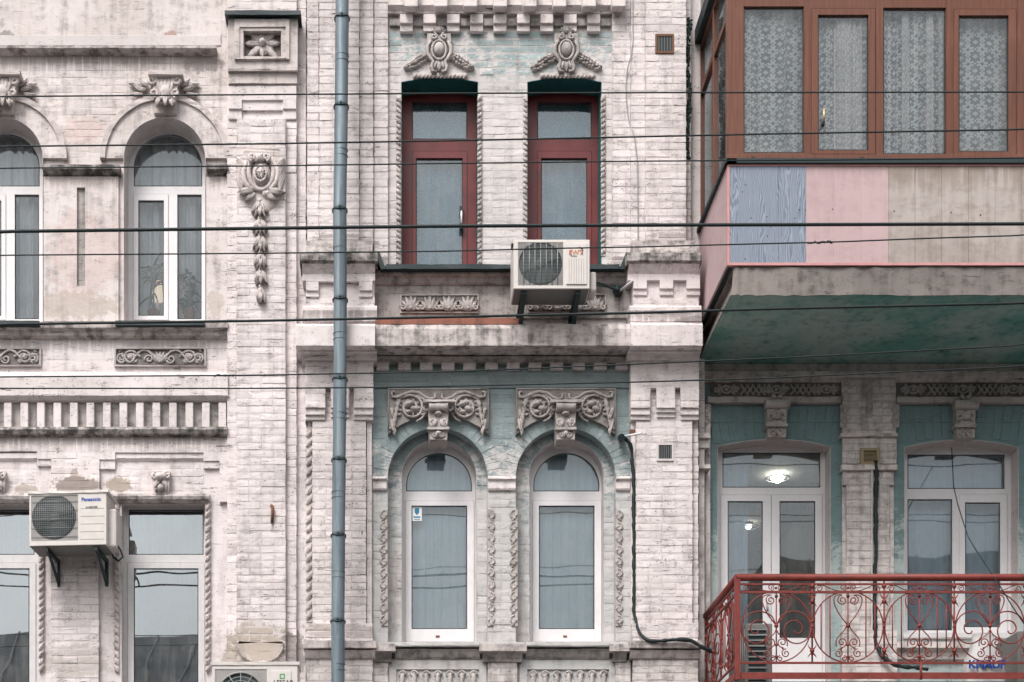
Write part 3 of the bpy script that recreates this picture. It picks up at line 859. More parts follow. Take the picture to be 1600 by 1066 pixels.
ml('flashing', 'sill_metal', LH, 351, 470, [(0.24, 16), (0.24, 23), (0.22, 24)], 0.0)
ml('block_moulding', 'stone_white', LH, 356, 464, [(0.17, 108), (0.13, 112), (0.13, 130), (0.10, 134)], 0.0)
ml('block_moulding', 'brick_left', LH, 357, 463, [(0.115, 134), (0.115, 156), (0.10, 158)], 0.0)
for (a, b) in ((357, 378), (442, 463)):
    pb('corbel', 'brick_left', LH, a, 156, b, 170, 0.0, 0.115); pb('corbel', 'brick_left', LH, a, 170, b, 186, 0.0, 0.095)
MB().pbox(378, 156, 442, 172, 0.0, 0.095).build('corbel_field', 'brick_left', LH)
def garland_cartouche():
    mb = MB(); d = 0.125
    mb.dome(410, 282, 35, 52, 0.035, d, 20)
    # round-headed plaque behind
    mb.plate(archp(410, 36, 258, 300), [], d + 0.03, 0.04)
    e = d + 0.04
    mb.tube([(408 + 19 * math.cos(2 * PI * i / 24), 270 - 27 * math.sin(2 * PI * i / 24)) for i in range(24)], 4, e, 6, True)
    mb.dome(408, 270, 14, 20, 0.05, e, 14)
    mb.tube([(407 + 9 * math.cos(2 * PI * i / 16), 271 - 12 * math.sin(2 * PI * i / 16)) for i in range(16)], 1.8, e + 0.045, 5, True)
    for k in range(10): mb.petal(407, 271, 36 * k, 9, 4, 0.025, e + 0.04)
    for k in range(7): mb.petal(405, 252, 20 + 23 * k, 14, 7, 0.06, e + 0.02)
    for q in (-1, 1):
        mb.spiral(405 + q * 11, 246, 6, 1, -90, q * 1.4, 2.6, e + 0.05)
        mb.tube([(407 + q * 22, 252), (407 + q * 27, 268), (407 + q * 25, 284), (407 + q * 17, 294), (407 + q * 8, 297)], [3, 4, 4.5, 4, 3], e)
        for k in range(6):
            mb.petal(407 + q * (30 - k * 1.5), 296 - k * 6, 90 - q * (10 + 4 * k), 26, 9, 0.05, d + 0.02, q * -20)
        mb.petal(407 + q * 12, 296, -90 + q * 70, 24, 14, 0.08, d + 0.02, q * 30); mb.petal(407 + q * 10, 300, -90 + q * 40, 20, 12, 0.07, d + 0.02, q * 30)
    mb.dome(417, 306, 9, 7, 0.07, d)
    return mb.build('cartouche', 'stone_white', LH)
garland_cartouche()
mb = MB()
for (y, n, L, sp) in ((315, 5, 24, 38), (343, 5, 24, 34), (368, 5, 26, 30), (396, 5, 24, 28), (421, 6, 24, 26), (449, 4, 24, 16)):
    cx = 406 + (y - 315) * 0.012
    for q in range(n):
        a = -90 + (q - (n - 1) / 2) * (2 * sp / (n - 1))
        mb.petal(cx, y, a, L + (2 if q % 2 else -2), 9, 0.07, 0.135, 0)
    mb.dome(cx, y + 1, 4.5, 6, 0.05, 0.125)
    mb.petal(cx, y + 6, -90, L * 0.8, 8, 0.09, 0.14)
mb.tube([(406, 310), (407, 470)], 2.2, 0.135)
mb.build('garland', 'stone_white', LH)
# half-round corbel at the foot of the pilaster
n = 20
half = [(407 + 35 * math.cos(PI * i / n), 1006 + 31 * math.sin(PI * i / n)) for i in range(n + 1)]
MB().plate(half[::-1] + [(441, 1002), (373, 1002)][::-1], [], 0.165, 0.06).build('corbel_base', 'brick_left', LH)
mb = MB(); mb.tube([(p[0], p[1]) for p in half[1:-1]], 2.0, 0.16, 6); mb.build('corbel_rim', 'ledge_grey', LH)
MB().tube([(424, 790, 0.13), (426, 792, 0.16), (426, 803, 0.16), (425, 817, 0.135)], 2.4, 0.15, 7).build('iron_hook', 'rust', LH)

# ------------------------------------------------------------------ right house walls
top, bot = -260, HY + EYE * S
RED1, RED2 = segarch(627, 747, 122, 128, 418), segarch(824, 940, 122, 128, 418)
AC1, AC2 = archp(684, 78, 747, 1003), archp(884, 78, 747, 1003)
MB().plate(rect(477.5, top, 1080, 520), [RED1, RED2], 0.0, 0.45).build('wall', 'mortar_brick_bay', RH)
MB().plate(rect(477.5, 520, 1080, 1180), [AC1, AC2], 0.0, 0.14).build('wall', 'brick_teal', RH)
AI1, AI2 = archp(686, 59, 745, 1003), archp(885, 59, 745, 1003)
MB().plate(rect(590, 640, 985, 1010), [AI1, AI2], -0.13, 0.32).build('inner_wall', 'brick_teal', RH)
pb('wall', 'brick_white', RH, 477.5, 1180, 1080, bot, -0.45, 0.0)
RB = -0.35
RD1, RD2 = segarch(1121, 1298, 686, 698, 1092), segarch(1413, 1592, 687, 699, 992)
MB().plate(rect(1066, top, 2050, 585), [], RB, 0.4).build('wall', 'brick_right', RH)
MB().plate(rect(1066, 585, 2050, 1180), [RD1, RD2], RB, 0.4).build('wall', 'teal_right', RH)
MB().box(X(1066, RB), X(2050, RB), -RB, -RB + 0.4, 0, Z(1180, RB)).build('wall', 'brick_right', RH)
MB().box(X(2036, RB), X(2050, RB), 0.76, 8.0, 0, Z(top)).build('party_wall', 'house_wall', RH)
MB().box(X(476) + 0.01, X(480) + 0.06, 0.46, 8.0, 0, Z(top)).build('party_wall', 'house_wall', RH)
MB().box(X(477), X(2050, RB), 8.0, 8.3, 0, Z(top)).build('rear_wall', 'house_wall', RH)
mb = MB(); zt = Z(top - 2)
mb.add([(X(477), -0.5, zt), (X(2050), -0.5, zt), (X(2050), 8.6, zt), (X(477), 8.6, zt), (X(477), 4, zt + 3.0), (X(2050), 4, zt + 3.0)],
       [(0, 1, 5, 4), (2, 3, 4, 5), (1, 2, 5), (3, 0, 4), (0, 3, 2, 1)])
mb.build('roof', 'roof_sheet', RH)

# pilasters, upper storey
def strip(x0, y0, x1, y1, d, mat='brick_white', pri=0, d0=-0.01, name='pilaster_strip', par=None, length=41, brick=True, holes=()):
    o = pb(name, ('mortar_' + mat) if brick else mat, par or RH, x0, y0, x1, y1, d0, d)
    if brick: bricks('R', x0, y0, x1, y1, d, mat, holes, pri=pri, length=length)
    return o
strip(480, top, 498, 384, 0.09, d0=-0.01)
strip(499, top, 561, 384, 0.14, pri=1)
strip(562, top, 583, 384, 0.09)
strip(584, top, 606, 416, 0.05)
strip(957, top, 985, 416, 0.05)
strip(986, top, 1008, 384, 0.09)
strip(1009, top, 1072, 384, 0.14, pri=4, length=42, holes=[('rect', 1025, 54, 1052, 82)])
strip(1072, top, 1079, 384, 0.02)
pb('recessed_strip', 'brick_white', RH, 1080, top, 1095, 540, -0.4, -0.10)
mb = MB()   # moss grown in the corner beside the pilaster
rg = random.Random(11)
for i in range(260):
    y = rg.uniform(30, 250); 
    mb.dome(1074 + rg.uniform(-2, 4) + 2 * math.sin(y * 0.05), y, rg.uniform(1, 3), rg.uniform(1.2, 4), rg.uniform(0.01, 0.03), 0.02, 6, 2)
o = mb.build('moss', 'duct_green', RH); o['kind'] = 'stuff'
# wall of the upper bay
bricks('R', 606, 49, 957, 414, 0.0, 'brick_bay', [('rect', 626, 122, 748, 420), ('rect', 823, 122, 941, 420)], h=0.004, jit=0.0014, pri=1)
# two rows of dentils at the top of the bay
MB().mould(606, 957, [(0.10, -20), (0.10, 8), (0.05, 18), (0.05, 21)], 0.0).build('cornice', 'brick_white', RH, recalc=True)
for i in range(8):
    x = 633 + 46.4 * i
    pb('modillion', 'brick_white', RH, x - 1, -30, x + 20, 10, 0.09, 0.19, 0.008)
for i in range(9):
    x = 625 + 36.6 * i
    pb('dentil', 'brick_white', RH, x, 22, x + 20, 36, 0.0, 0.085, 0.005)
    pb('dentil', 'brick_white', RH, x, 36, x + 20, 49, 0.0, 0.055, 0.005)
for i in range(10):
    x = 609 + 36.6 * i
    pb('dentil', 'ledge_grey', RH, x, 29, x + 16, 40, 0.0, 0.035, 0.004)
# rows of bricks between the storeys and the pedestals that carry the upper pilasters
def pedestal(x0, x1, base_y=384):
    xm = (x0 + x1) / 2
    ml('pedestal_base', 'ledge', RH, x0 + 10, x1 - 8, [(0.19, base_y - 8), (0.20, base_y), (0.22, base_y + 8), (0.22, base_y + 12)])
    ml('pedestal_cap', 'ledge_black', RH, x0, x1, [(0.30, 395), (0.31, 400), (0.31, 407), (0.28, 412)])
    ml('pedestal_cap', 'brick_white', RH, x0 + 4, x1 - 4, [(0.28, 412), (0.25, 420), (0.22, 428), (0.22, 438)])
    pb('pedestal', 'brick_white', RH, x0 + 10, 428, x1 - 5, 482, 0.0, 0.185)
    bricks('R', x0 + 10, 464, x1 - 5, 480, 0.185, 'brick_white', pri=3)
    ml('pedestal_foot', 'brick_white', RH, x0 + 5, x1 - 1, [(0.215, 478), (0.235, 480), (0.235, 502), (0.22, 504)])
    bricks('R', x0 + 5, 480, x1 - 1, 503, 0.235, 'brick_white', pri=2)
pedestal(468, 590); pedestal(979, 1097)
for (a, b, c) in ((478, 498, 440), (561, 582, 440), (990, 1011, 437), (1031, 1052, 437), (1073, 1094, 437)):
    pb('dentil', 'brick_white', RH, a, c, b, c + 14, 0.17, 0.225, 0.004); pb('dentil', 'brick_white', RH, a, c + 14, b, c + 24, 0.17, 0.205, 0.004)
pb('pedestal_band', 'brick_white', RH, 478, 428, 583, 440, 0.17, 0.225); pb('pedestal_band', 'brick_white', RH, 990, 428, 1094, 438, 0.17, 0.225)
# sill of the red windows, apron and its two shell panels
mb = MB()
mb.mould(603, 968, [(0.19, 413), (0.19, 420), (0.18, 421)], -0.3)
for (q, x) in ((1, 603), (-1, 968)):
    mb.plate([(x, 420), (x - q * 10, 394), (x - q * 18, 396), (x - q * 8, 421)][::q], [], 0.19, 0.19)
mb.build('window_sill', 'sill_metal', RH, recalc=True)
ml('apron_moulding', 'ledge_grey', RH, 585, 985, [(0.12, 422), (0.12, 428), (0.08, 434), (0.06, 442), (0.04, 446)])
strip(585, 446, 985, 497, 0.03, 'ledge_grey', name='apron', brick=False)
bricks('R', 585, 446, 985, 460, 0.03, 'ledge_grey', h=0.004, pri=1)
def shell_panel(x0, y0, x1, y1, d, par, name='relief_panel'):
    mb = MB()
    mb.plate(rect(x0 - 2, y0 - 2, x1 + 2, y1 + 2), [rect(x0, y0, x1, y1)], d + 0.02, 0.03)
    pb('panel_ground', 'stone_grime_shade', par, x0, y0, x1, y1, d - 0.01, d + 0.004, 0)
    n = 4; w = (x1 - x0) / n
    for i in range(n):
        cx = x0 + w * (i + 0.5)
        for k in range(7): mb.petal(cx, y1 - 2, 25 + k * 21.7, (y1 - y0) * (0.78 + 0.16 * math.sin(PI * k / 6)), 7, 0.045, d + 0.005, 0)
        for q in (-1, 1): mb.spiral(cx + q * w * 0.42, y1 - 7, 5, 1, 90, q * 1.2, 1.8, d + 0.03)
        mb.dome(cx, y1 - 3, 4, 4, 0.05, d)
    return mb.build(name, 'stone', par)
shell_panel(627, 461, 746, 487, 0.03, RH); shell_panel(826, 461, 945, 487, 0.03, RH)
pb('rusty_flashing', 'rusty_strip', RH, 586, 497, 812, 507, 0.0, 0.34)
ml('string_course', 'ledge', RH, 586, 986, [(0.33, 506), (0.36, 514), (0.36, 540), (0.35, 541)])
ml('string_course', 'brick_white', RH, 462, 586, [(0.36, 506), (0.40, 509), (0.40, 540), (0.39, 541)])
ml('string_course', 'brick_white', RH, 986, 1098, [(0.36, 504), (0.40, 508), (0.40, 540), (0.39, 541)])
ml('cornice', 'ledge_grey', RH, 586, 986, [(0.14, 557), (0.12, 560), (0.09, 563), (0.08, 566)])
for (a, b) in ((470, 589), (982, 1096)):
    ml('pilaster_cap', 'brick_white', RH, a, b, [(0.30, 545), (0.29, 550), (0.24, 553), (0.21, 560), (0.20, 562)])
for i in range(12):
    x = 588 + 34.0 * i
    if x + 20 > 986: break
    pb('dentil', 'brick_white', RH, x, 566, x + 20, 577, 0.0, 0.075, 0.004)
pb('band', 'brick_teal', RH, 582, 576, 985, 606, -0.01, 0.02)
bricks('R', 583, 578, 985, 606, 0.02, 'brick_teal', h=0.004, course=9.4, length=60)
# lower pilasters
def lower_pilaster(x0, x1, sx0, sx1, slots):
    MB().plate([(x0, 556), (x0, 637)] + [p for (a, b) in slots for p in ((a, 637), (a, 606), (b, 606), (b, 637))] + [(x1, 637), (x1, 556)], [], 0.16, 0.17).build('pilaster_head', 'brick_white', RH)
    bricks('R', x0, 562, x1, 604, 0.16, 'brick_white', pri=3)
    xs = [x0] + [t for ab in slots for t in ab] + [x1]
    for i in range(0, len(xs), 2):
        mid_one = (0 < i < len(xs) - 2)
        y = 624 if mid_one else 637
        bricks('R', xs[i], 604, xs[i + 1], y, 0.16, 'brick_white', pri=2)
        pb('corbel', 'brick_white', RH, xs[i], 637 - (9 if mid_one else 0), xs[i + 1], 648 - (4 if mid_one else 0), 0.0, 0.14, 0.005)
        pb('corbel', 'brick_white', RH, xs[i], 648 - (4 if mid_one else 0), xs[i + 1], 656 - (4 if mid_one else 0), 0.0, 0.115, 0.005)
    strip(sx0, 600, sx1, 985, 0.095, pri=5, holes=[('rect', 1027, 693, 1052, 719)])
lower_pilaster(477, 583, 488, 572, ((508, 517), (545, 553)))
lower_pilaster(986, 1092, 994, 1082, ((1016, 1026), (1055, 1064)))
strip(478, 656, 487, 985, 0.055, brick=False); strip(573, 656, 581, 985, 0.06, brick=False)
strip(986, 600, 993, 985, 0.05, brick=False)
strip(1083, 600, 1091, 985, 0.04); pb('pilaster_strip', 'brick_right', RH, 1092, 560, 1101, 1130, -0.37, -0.12); pb('pilaster_strip', 'brick_right', RH, 1102, 640, 1110, 1130, -0.4, -0.24)
rope('carved_edge', 483, 668, 972, 0.06, RH, pitch=15, w=9, lean=1)
for (a, b) in ((476, 584), (986, 1093)):
    strip(a + 2, 974, b - 2, 1003, 0.13, pri=1, name='pilaster_base')
    ml('ledge', 'ledge', RH, a - 2, b + 4, [(0.20, 1001), (0.20, 1012), (0.19, 1013)])
    ml('pedestal_cap', 'brick_right', RH, a, b + 2, [(0.19, 1016), (0.17, 1019), (0.14, 1027), (0.13, 1029)])
    strip(a + 3, 1029, b - 2, 1130, 0.11, 'brick_right', pri=1, name='pedestal')
# arched bay: brick courses, rings of voussoirs, imposts
bricks('R', 582, 606, 985, 1003, 0.0, 'brick_teal', [('arch', 684, 104, 747, 1003), ('arch', 884, 104, 747, 1003), ('rect', 603, 604, 766, 690), ('rect', 803, 604, 965, 690),
       ('rect', 580, 742, 606, 770), ('rect', 760, 742, 808, 770)], pri=2, h=0.0045)
bricks('R', 582, 748, 605, 1003, 0.0, 'brick_teal', h=0.0038); bricks('R', 763, 770, 805, 1003, 0.0, 'brick_teal', h=0.0045, pri=3); bricks('R', 963, 748, 985, 1003, 0.0, 'brick_teal', h=0.0038)
def voussoirs(cx, cy, r0, r1, d, n, mat, a0=2, a1=178, skip=None, th=0.02, gap=0.6):
    for i in range(n):
        a, b = a0 + (a1 - a0) * i / n + gap * 0.5, a0 + (a1 - a0) * (i + 1) / n - gap * 0.5
        if skip and skip[0] < (a + b) / 2 < skip[1]: continue
        q = [(cx + r * math.cos(R(t)), cy - r * math.sin(R(t))) for r, t in ((r0, a), (r1, a), (r1, b), (r0, b))]
        MB().plate(q, [], d + random.uniform(0.002, 0.007), th).build('voussoir', mat, RH)
for cx in (684, 884):
    voussoirs(cx, 747, 78.6, 101, 0.0, 26, 'brick_teal', skip=(84, 96))
    voussoirs(cx + 1, 746, 59.6, 77, -0.13, 28, 'brick_teal', skip=(80, 100))
    # courses of the stepped inner jambs
for (x0, x1) in ((607, 627), (745, 762), (807, 827), (944, 962)):
    bricks('R', x0, 748, x1, 1003, -0.13, 'brick_teal', h=0.0038, length=25)
def spandrel(x0, x1, y0, cx):
    """carved field over an arched window, its lower edge cut to the arch"""
    hw, sag = (x1 - x0) / 2, 31
    rad = (hw * hw + sag * sag) / (2 * sag); yb = 679; n = 18; aa = math.asin(hw / rad)
    arc = [(cx + rad * math.sin(-aa + 2 * aa * i / n), yb - sag + rad * (1 - math.cos(-aa + 2 * aa * i / n))) for i in range(n + 1)]
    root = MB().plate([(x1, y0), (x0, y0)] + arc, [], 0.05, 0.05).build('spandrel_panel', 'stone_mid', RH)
    mb = MB(); d = 0.052
    fr = [(x0 + 1, y0 + 1), (x1 - 1, y0 + 1)]
    mb.tube([(x0 + 1, yb - 2), (x0 + 1, y0 + 1), (x1 - 1, y0 + 1), (x1 - 1, yb - 2)], 1.3, d)
    for q in (-1, 1):
        ox = cx + q * 42
        mb.spiral(ox, y0 + 30, 20, 6, 120 if q < 0 else 60, q * 1.55, 2.3, d + 0.012)
        mb.spiral(ox, y0 + 30, 24.5, 23, 180 if q < 0 else 0, q * 0.7, 1.6, d + 0.008)
        mb.dome(ox - 3, y0 + 25, 9, 5, 0.06, d, rot=0.3); mb.dome(ox + 5, y0 + 33, 8, 5, 0.055, d, rot=-0.4); mb.dome(ox - 4, y0 + 38, 6, 4, 0.05, d)
        for k in range(9):
            a = 40 * k + 20
            mb.petal(ox + 7 * math.cos(R(a)), y0 + 30 - 7 * math.sin(R(a)), a + q * 50, 10, 5, 0.03, d)
        # S scroll along the top
        pts = [(cx + q * 6, y0 + 8), (cx + q * 5, y0 + 14), (cx + q * 12, y0 + 17), (cx + q * 20, y0 + 14), (cx + q * 30, y0 + 7), (cx + q * 42, y0 + 5), (cx + q * 54, y0 + 9), (cx + q * 64, y0 + 14), (cx + q * 72, y0 + 13), (cx + q * 73, y0 + 6), (cx + q * 68, y0 + 5)]
        mb.tube(pts, [2, 2.2, 2.4, 2.6, 2.8, 2.8, 2.8, 2.6, 2.4, 2.2, 2], d + 0.014)
        mb.tube([(p[0] + q * 1, p[1] + 5) for p in pts[2:8]], 1.4, d + 0.008)
        for k in range(5): mb.petal(cx + q * (60 + 2.5 * k), y0 + 18 + 9 * k, -90 + q * (38 - 6 * k), 16, 7, 0.045, d, q * -60)
        for k in range(4): mb.petal(cx + q * (74 - 3 * (k % 2)), y0 + 30 + 10 * k, -90 - q * 26, 15, 6, 0.04, d, q * 50)
        mb.tube([(cx + q * 76, y0 + 64), (cx + q * 71, y0 + 57), (cx + q * 74, y0 + 50), (cx + q * 66, y0 + 47), (cx + q * 69, y0 + 40)], 2.0, d + 0.01)
        for k in range(4): mb.petal(ox + q * 16, y0 + 40 - 6 * k, 90 - q * (100 - 18 * k), 12, 5, 0.03, d)
        mb.spiral(cx + q * 24, y0 + 36, 6, 1, 0, q * 1.3, 1.7, d + 0.01)
    mb.build('carving', 'stone', root)
    # console keystone
    ks = MB()
    ks.plate([(cx - 16, 643), (cx - 14, 687), (cx + 14, 687), (cx + 16, 643)], [], 0.13, 0.27)
    ks.mould(cx - 24, cx + 26, [(0.20, 624), (0.20, 628), (0.17, 630)], 0.0)
    ko = ks.build('keystone', 'stone', RH, recalc=True)
    kc = MB()
    for i in range(1):
        kc.tube3([W(cx - 15, 636, 0.15), W(cx - 8, 636, 0.15), W(cx, 636, 0.15), W(cx + 8, 636, 0.15), W(cx + 15, 636, 0.15)], [0.052, 0.044, 0.05, 0.044, 0.052], 10)
    for q in (-1, 1):
        kc.spiral(cx + q * 19, 637, 6, 1, 90, q * 1.3, 2.2, 0.13); kc.spiral(cx + q * 8, 660, 6, 1.2, -90, q * 1.4, 1.9, 0.135)
        kc.petal(cx + q * 4, 655, -90 + q * 18, 15, 8, 0.05, 0.13); kc.petal(cx + q * 5, 684, 90 + q * 25, 11, 6, 0.04, 0.13); kc.spiral(cx + q * 6, 679, 5, 1, 90, q * 1.3, 1.6, 0.135)
    kc.dome(cx, 647, 7, 4, 0.05, 0.13); kc.dome(cx, 678, 5, 5, 0.04, 0.13)
    kc.pbox(cx - 17, 667, cx + 17, 671, 0.1, 0.165)
    kc.build('carving', 'stone', ko)
spandrel(606, 764, 607, 685); spandrel(806, 962, 607, 884)
for (a, b) in ((582, 604), (763, 806), (963, 985)):
    ml('impost', 'brick_white', RH, a, b, [(0.05, 744), (0.055, 748), (0.03, 752), (0.03, 763), (0.02, 766)], -0.12)
for (x, ln) in ((601, -1), (766, 1), (804, -1), (966, 1)):
    rope('carved_edge', x, 796, 978, 0.005, RH, mat='stone', w=9, pitch=18.2, style='wave', lean=ln)
# sill zone under the arched windows
for (a, b) in ((617, 750), (822, 953)):
    ml('window_sill', 'sill_grey', RH, a, b, [(0.10, 1003), (0.12, 1008), (0.12, 1010), (0.11, 1011)], -0.3)
    ml('sill_moulding', 'ledge_grey', RH, a, b, [(0.09, 1014), (0.07, 1018), (0.05, 1026), (0.03, 1030)])
    MB().plate(rect(a - 10, 1030, b + 10, 1130), [rect(a + 2, 1046, b - 1, 1120)], 0.02, 0.06).build('apron', 'brick_teal', RH)
    mb = MB()
    n = 7; w = (b - a - 3) / n
    for i in range(n):
        x = a + 2 + w * (i + 0.5)
        mb.dome(x, 1055, 7, 6, 0.05, -0.02); mb.tube([(x, 1054, 0.0), (x, 1062, 0.01), (x, 1080, 0.0), (x, 1110, 0.01)], [5, 4, 6, 4], 0.0, 8); mb.spiral(x, 1054, 6, 1, 0, 1.3, 1.8, 0.02)
        mb.petal(x + w / 2, 1050, -90, 40, 7, 0.03, -0.02)
    mb.build('relief_panel', 'stone', RH)
for (a, b) in ((582, 618), (749, 823), (953, 986)):
    ml('ledge', 'ledge', RH, a, b, [(0.155, 1006), (0.155, 1017), (0.15, 1018)], -0.1)
    ml('pedestal_cap', 'ledge_grey', RH, a + 6 if a > 600 else a, b - 6, [(0.13, 1018), (0.10, 1023), (0.07, 1030), (0.07, 1034)])
strip(763, 1032, 808, 1130, 0.05, 'brick_right', name='pedestal', pri=1)
strip(583, 1032, 606, 1130, 0.05, 'brick_right', name='pedestal'); strip(962, 1032, 985, 1130, 0.05, 'brick_right', name='pedestal')
# cartouches, cords and beaded jambs of the red windows
def wing_cartouche(cx, cy):
    mb = MB(); d = 0.0
    mb.plate([(cx - 18, cy - 26), (cx - 19, cy - 12), (cx + 19, cy - 12), (cx + 18, cy - 26)], [], d + 0.05, 0.05)
    for k in range(7): mb.petal(cx, cy - 27, 20 + 23.3 * k, 13, 5, 0.035, d + 0.045)
    mb.dome(cx, cy - 26, 5, 4, 0.06, d + 0.02)
    e = d + 0.05
    mb.dome(cx, cy + 1, 17, 21, 0.055, d, 18)
    mb.tube([(cx + 11 * math.cos(2 * PI * i / 20), cy - 15 * math.sin(2 * PI * i / 20)) for i in range(20)], 1.8, e + 0.012, 6, True)
    mb.dome(cx, cy - 1, 8.5, 11, 0.045, e, 14, 5)
    for q in (-1, 1):
        mb.spiral(cx + q * 8, cy - 21, 5, 1, 90, q * 1.3, 2.0, e + 0.02)
        mb.tube([(cx + q * 13, cy - 14), (cx + q * 18, cy - 6), (cx + q * 18.5, cy + 4), (cx + q * 14, cy + 12), (cx + q * 9, cy + 18), (cx + q * 12, cy + 26), (cx + q * 11, cy + 33), (cx + q * 4, cy + 34)], [2.2, 3, 3.2, 3, 2.6, 3, 3, 2.2], e)
        mb.tube([(cx + q * 4, cy + 18), (cx + q * 6, cy + 24), (cx + q * 7, cy + 30)], 2, e)
        rg = random.Random(int(cx) + q)
        for k in range(8):
            t = k / 7
            w = 5.2 * math.sin(PI * (0.22 + 0.66 * t)) + 1.2
            for j in (-1, 0, 1):
                mb.dome(cx + q * (20 + 31 * t + j * 1.6), cy + 12 + 18 * t - j * w * 0.75 + rg.uniform(-1, 1), rg.uniform(3.6, 4.8), rg.uniform(2.2, 3.0), rg.uniform(0.03, 0.05) + 0.012 * (j == 0), d + 0.004, 8, 3, rot=-q * R(30 + 24 * j) )
        mb.tube([(cx + q * 18, cy + 10), (cx + q * 36, cy + 20), (cx + q * 52, cy + 31)], [3.5, 5, 2], d, 6)
    mb.petal(cx, cy + 17, -90, 18, 8, 0.06, d + 0.03)
    o = mb.build('cartouche', 'stone', RH)
    mb = MB()
    mb.plate(rect(cx - 40, cy + 36, cx + 42, cy + 41), [], 0.025, 0.03)
    for k in range(14): mb.petal(cx - 41 + 6 * k, cy + 44, 35, 10, 4.5, 0.03, 0.01)
    mb.build('cord', 'stone_white', RH)
wing_cartouche(686, 78); wing_cartouche(885, 78)
for (x, ln) in ((622, -1), (750, 1), (820, -1), (943, 1)):
    rope('carved_edge', x, 150, 412 if x < 930 else 400, 0.003, RH, w=7, pitch=8.5, lean=ln)
# red brick-and-teal heads of the red windows: painted lining of the opening
for (a, b) in ((627, 747), (824, 940)):
    # thin painted lining following the head
    n = 12; cx, hw, sg = (a + b) / 2, (b - a) / 2, 6.0
    rad = (hw * hw + sg * sg) / (2 * sg); aa = math.asin(hw / rad)
    ln = MB()
    pts = [(cx + (rad - 0.7) * math.sin(-aa + 2 * aa * i / n), 122.6 + rad - (rad) * math.cos(-aa + 2 * aa * i / n)) for i in range(n + 1)]
    v = [W(x, y, 0.003) for x, y in pts]
    v2 = [(x, 0.42, z) for x, _, z in v]
    nn = n + 1
    ln.add(v + v2, [(i, i + 1, i + 1 + nn, i + nn) for i in range(n)])
    lo = ln.build('painted_lining', 'reveal_teal', RH)
    sd = lo.modifiers.new('thick', 'SOLIDIFY'); sd.thickness = 0.006; sd.offset = 0
    for x in (a + 0.4, b - 0.4):
        pb('painted_lining', 'reveal_teal', RH, x - 0.3, 130, x + 0.3, 416, -0.42, -0.004, 0)

# right bay, lower storey
bricks('R', 1111, 585, 2050, 690, RB, 'teal_right', [('rect', 1106, 594, 1316, 632), ('rect', 1400, 594, 1640, 632), ('rect', 1112, 630, 1312, 700), ('rect', 1404, 630, 1602, 700), ('rect', 1312, 580, 1404, 700)], h=0.004)
for (a, b, n) in ((1114, 1310, 15), (1406, 1602, 15)):      # flat-arch bricks over the doors
    w = (b - a) / n
    for i in range(n):
        x = a + w * i; t = (x + w / 2 - (a + b) / 2) * 0.10
        for (y0, y1, s0, s1) in ((634, 660, 1.0, 0.5), (661, 692, 0.5, 0.0)):
            yb = y1 if y1 < 690 else 684 + 10 * abs((x + w / 2 - (a + b) / 2) / 98) ** 2
            q = [(x + 0.7 + t * s0, y0), (x + 0.7 + t * s1, yb), (x + w - 0.7 + t * s1, yb), (x + w - 0.7 + t * s0, y0)]
            MB().plate(q, [], RB + random.uniform(0.002, 0.007), 0.02).build('lintel_brick', 'teal_right', RH)
ml('cornice', 'brick_right', RH, 1100, 2050, [(RB + 0.06, 580), (RB + 0.06, 588), (RB + 0.03, 592), (RB + 0.03, 597)], RB)
def lattice_frieze(x0, x1, y0, y1, d):
    mb = MB()
    pb('panel_ground', 'stone_grime_shade', RH, x0, y0, x1, y1, d - 0.01, d + 0.005, 0)
    w = 39.0; n = int((x1 - x0) / w + 1); cy = (y0 + y1) / 2
    for i in range(n):
        cx = x0 + 26 + w * 2 * i
        if cx > x1 - 4: break
        mb.tube([(cx + 7 * math.cos(2 * PI * k / 14), cy - 6 * math.sin(2 * PI * k / 14)) for k in range(14)], 1.8, d + 0.02, 5, True)
        mb.dome(cx, cy, 4, 4, 0.03, d)
        for q in (-1, 1):
            for k in range(4): mb.petal(cx + q * 8, cy, 90 - q * (30 + 40 * k), 11, 7, 0.04, d)
            mb.spiral(cx + q * 15, cy, 5, 1, 0, q * 1.2, 1.6, d + 0.02)
        for k in range(4):
            x = cx + 22 + 9 * k
            if x + 10 > x1: break
            mb.tube([(x, y1 - 2), (x + 12, y0 + 3)], 1.7, d + 0.015); mb.tube([(x, y0 + 3), (x + 12, y1 - 2)], 1.7, d + 0.02)
            mb.dome(x + 6, cy, 3, 3, 0.03, d)
    return mb.build('relief_panel', 'stone', RH)
lattice_frieze(1109, 1315, 598, 620, RB); lattice_frieze(1401, 1607, 598, 620, RB)
for (a, b) in ((1106, 1314), (1402, 1660)):
    ml('ledge', 'stone', RH, a, b, [(RB + 0.07, 620), (RB + 0.07, 629), (RB + 0.05, 630)], RB)
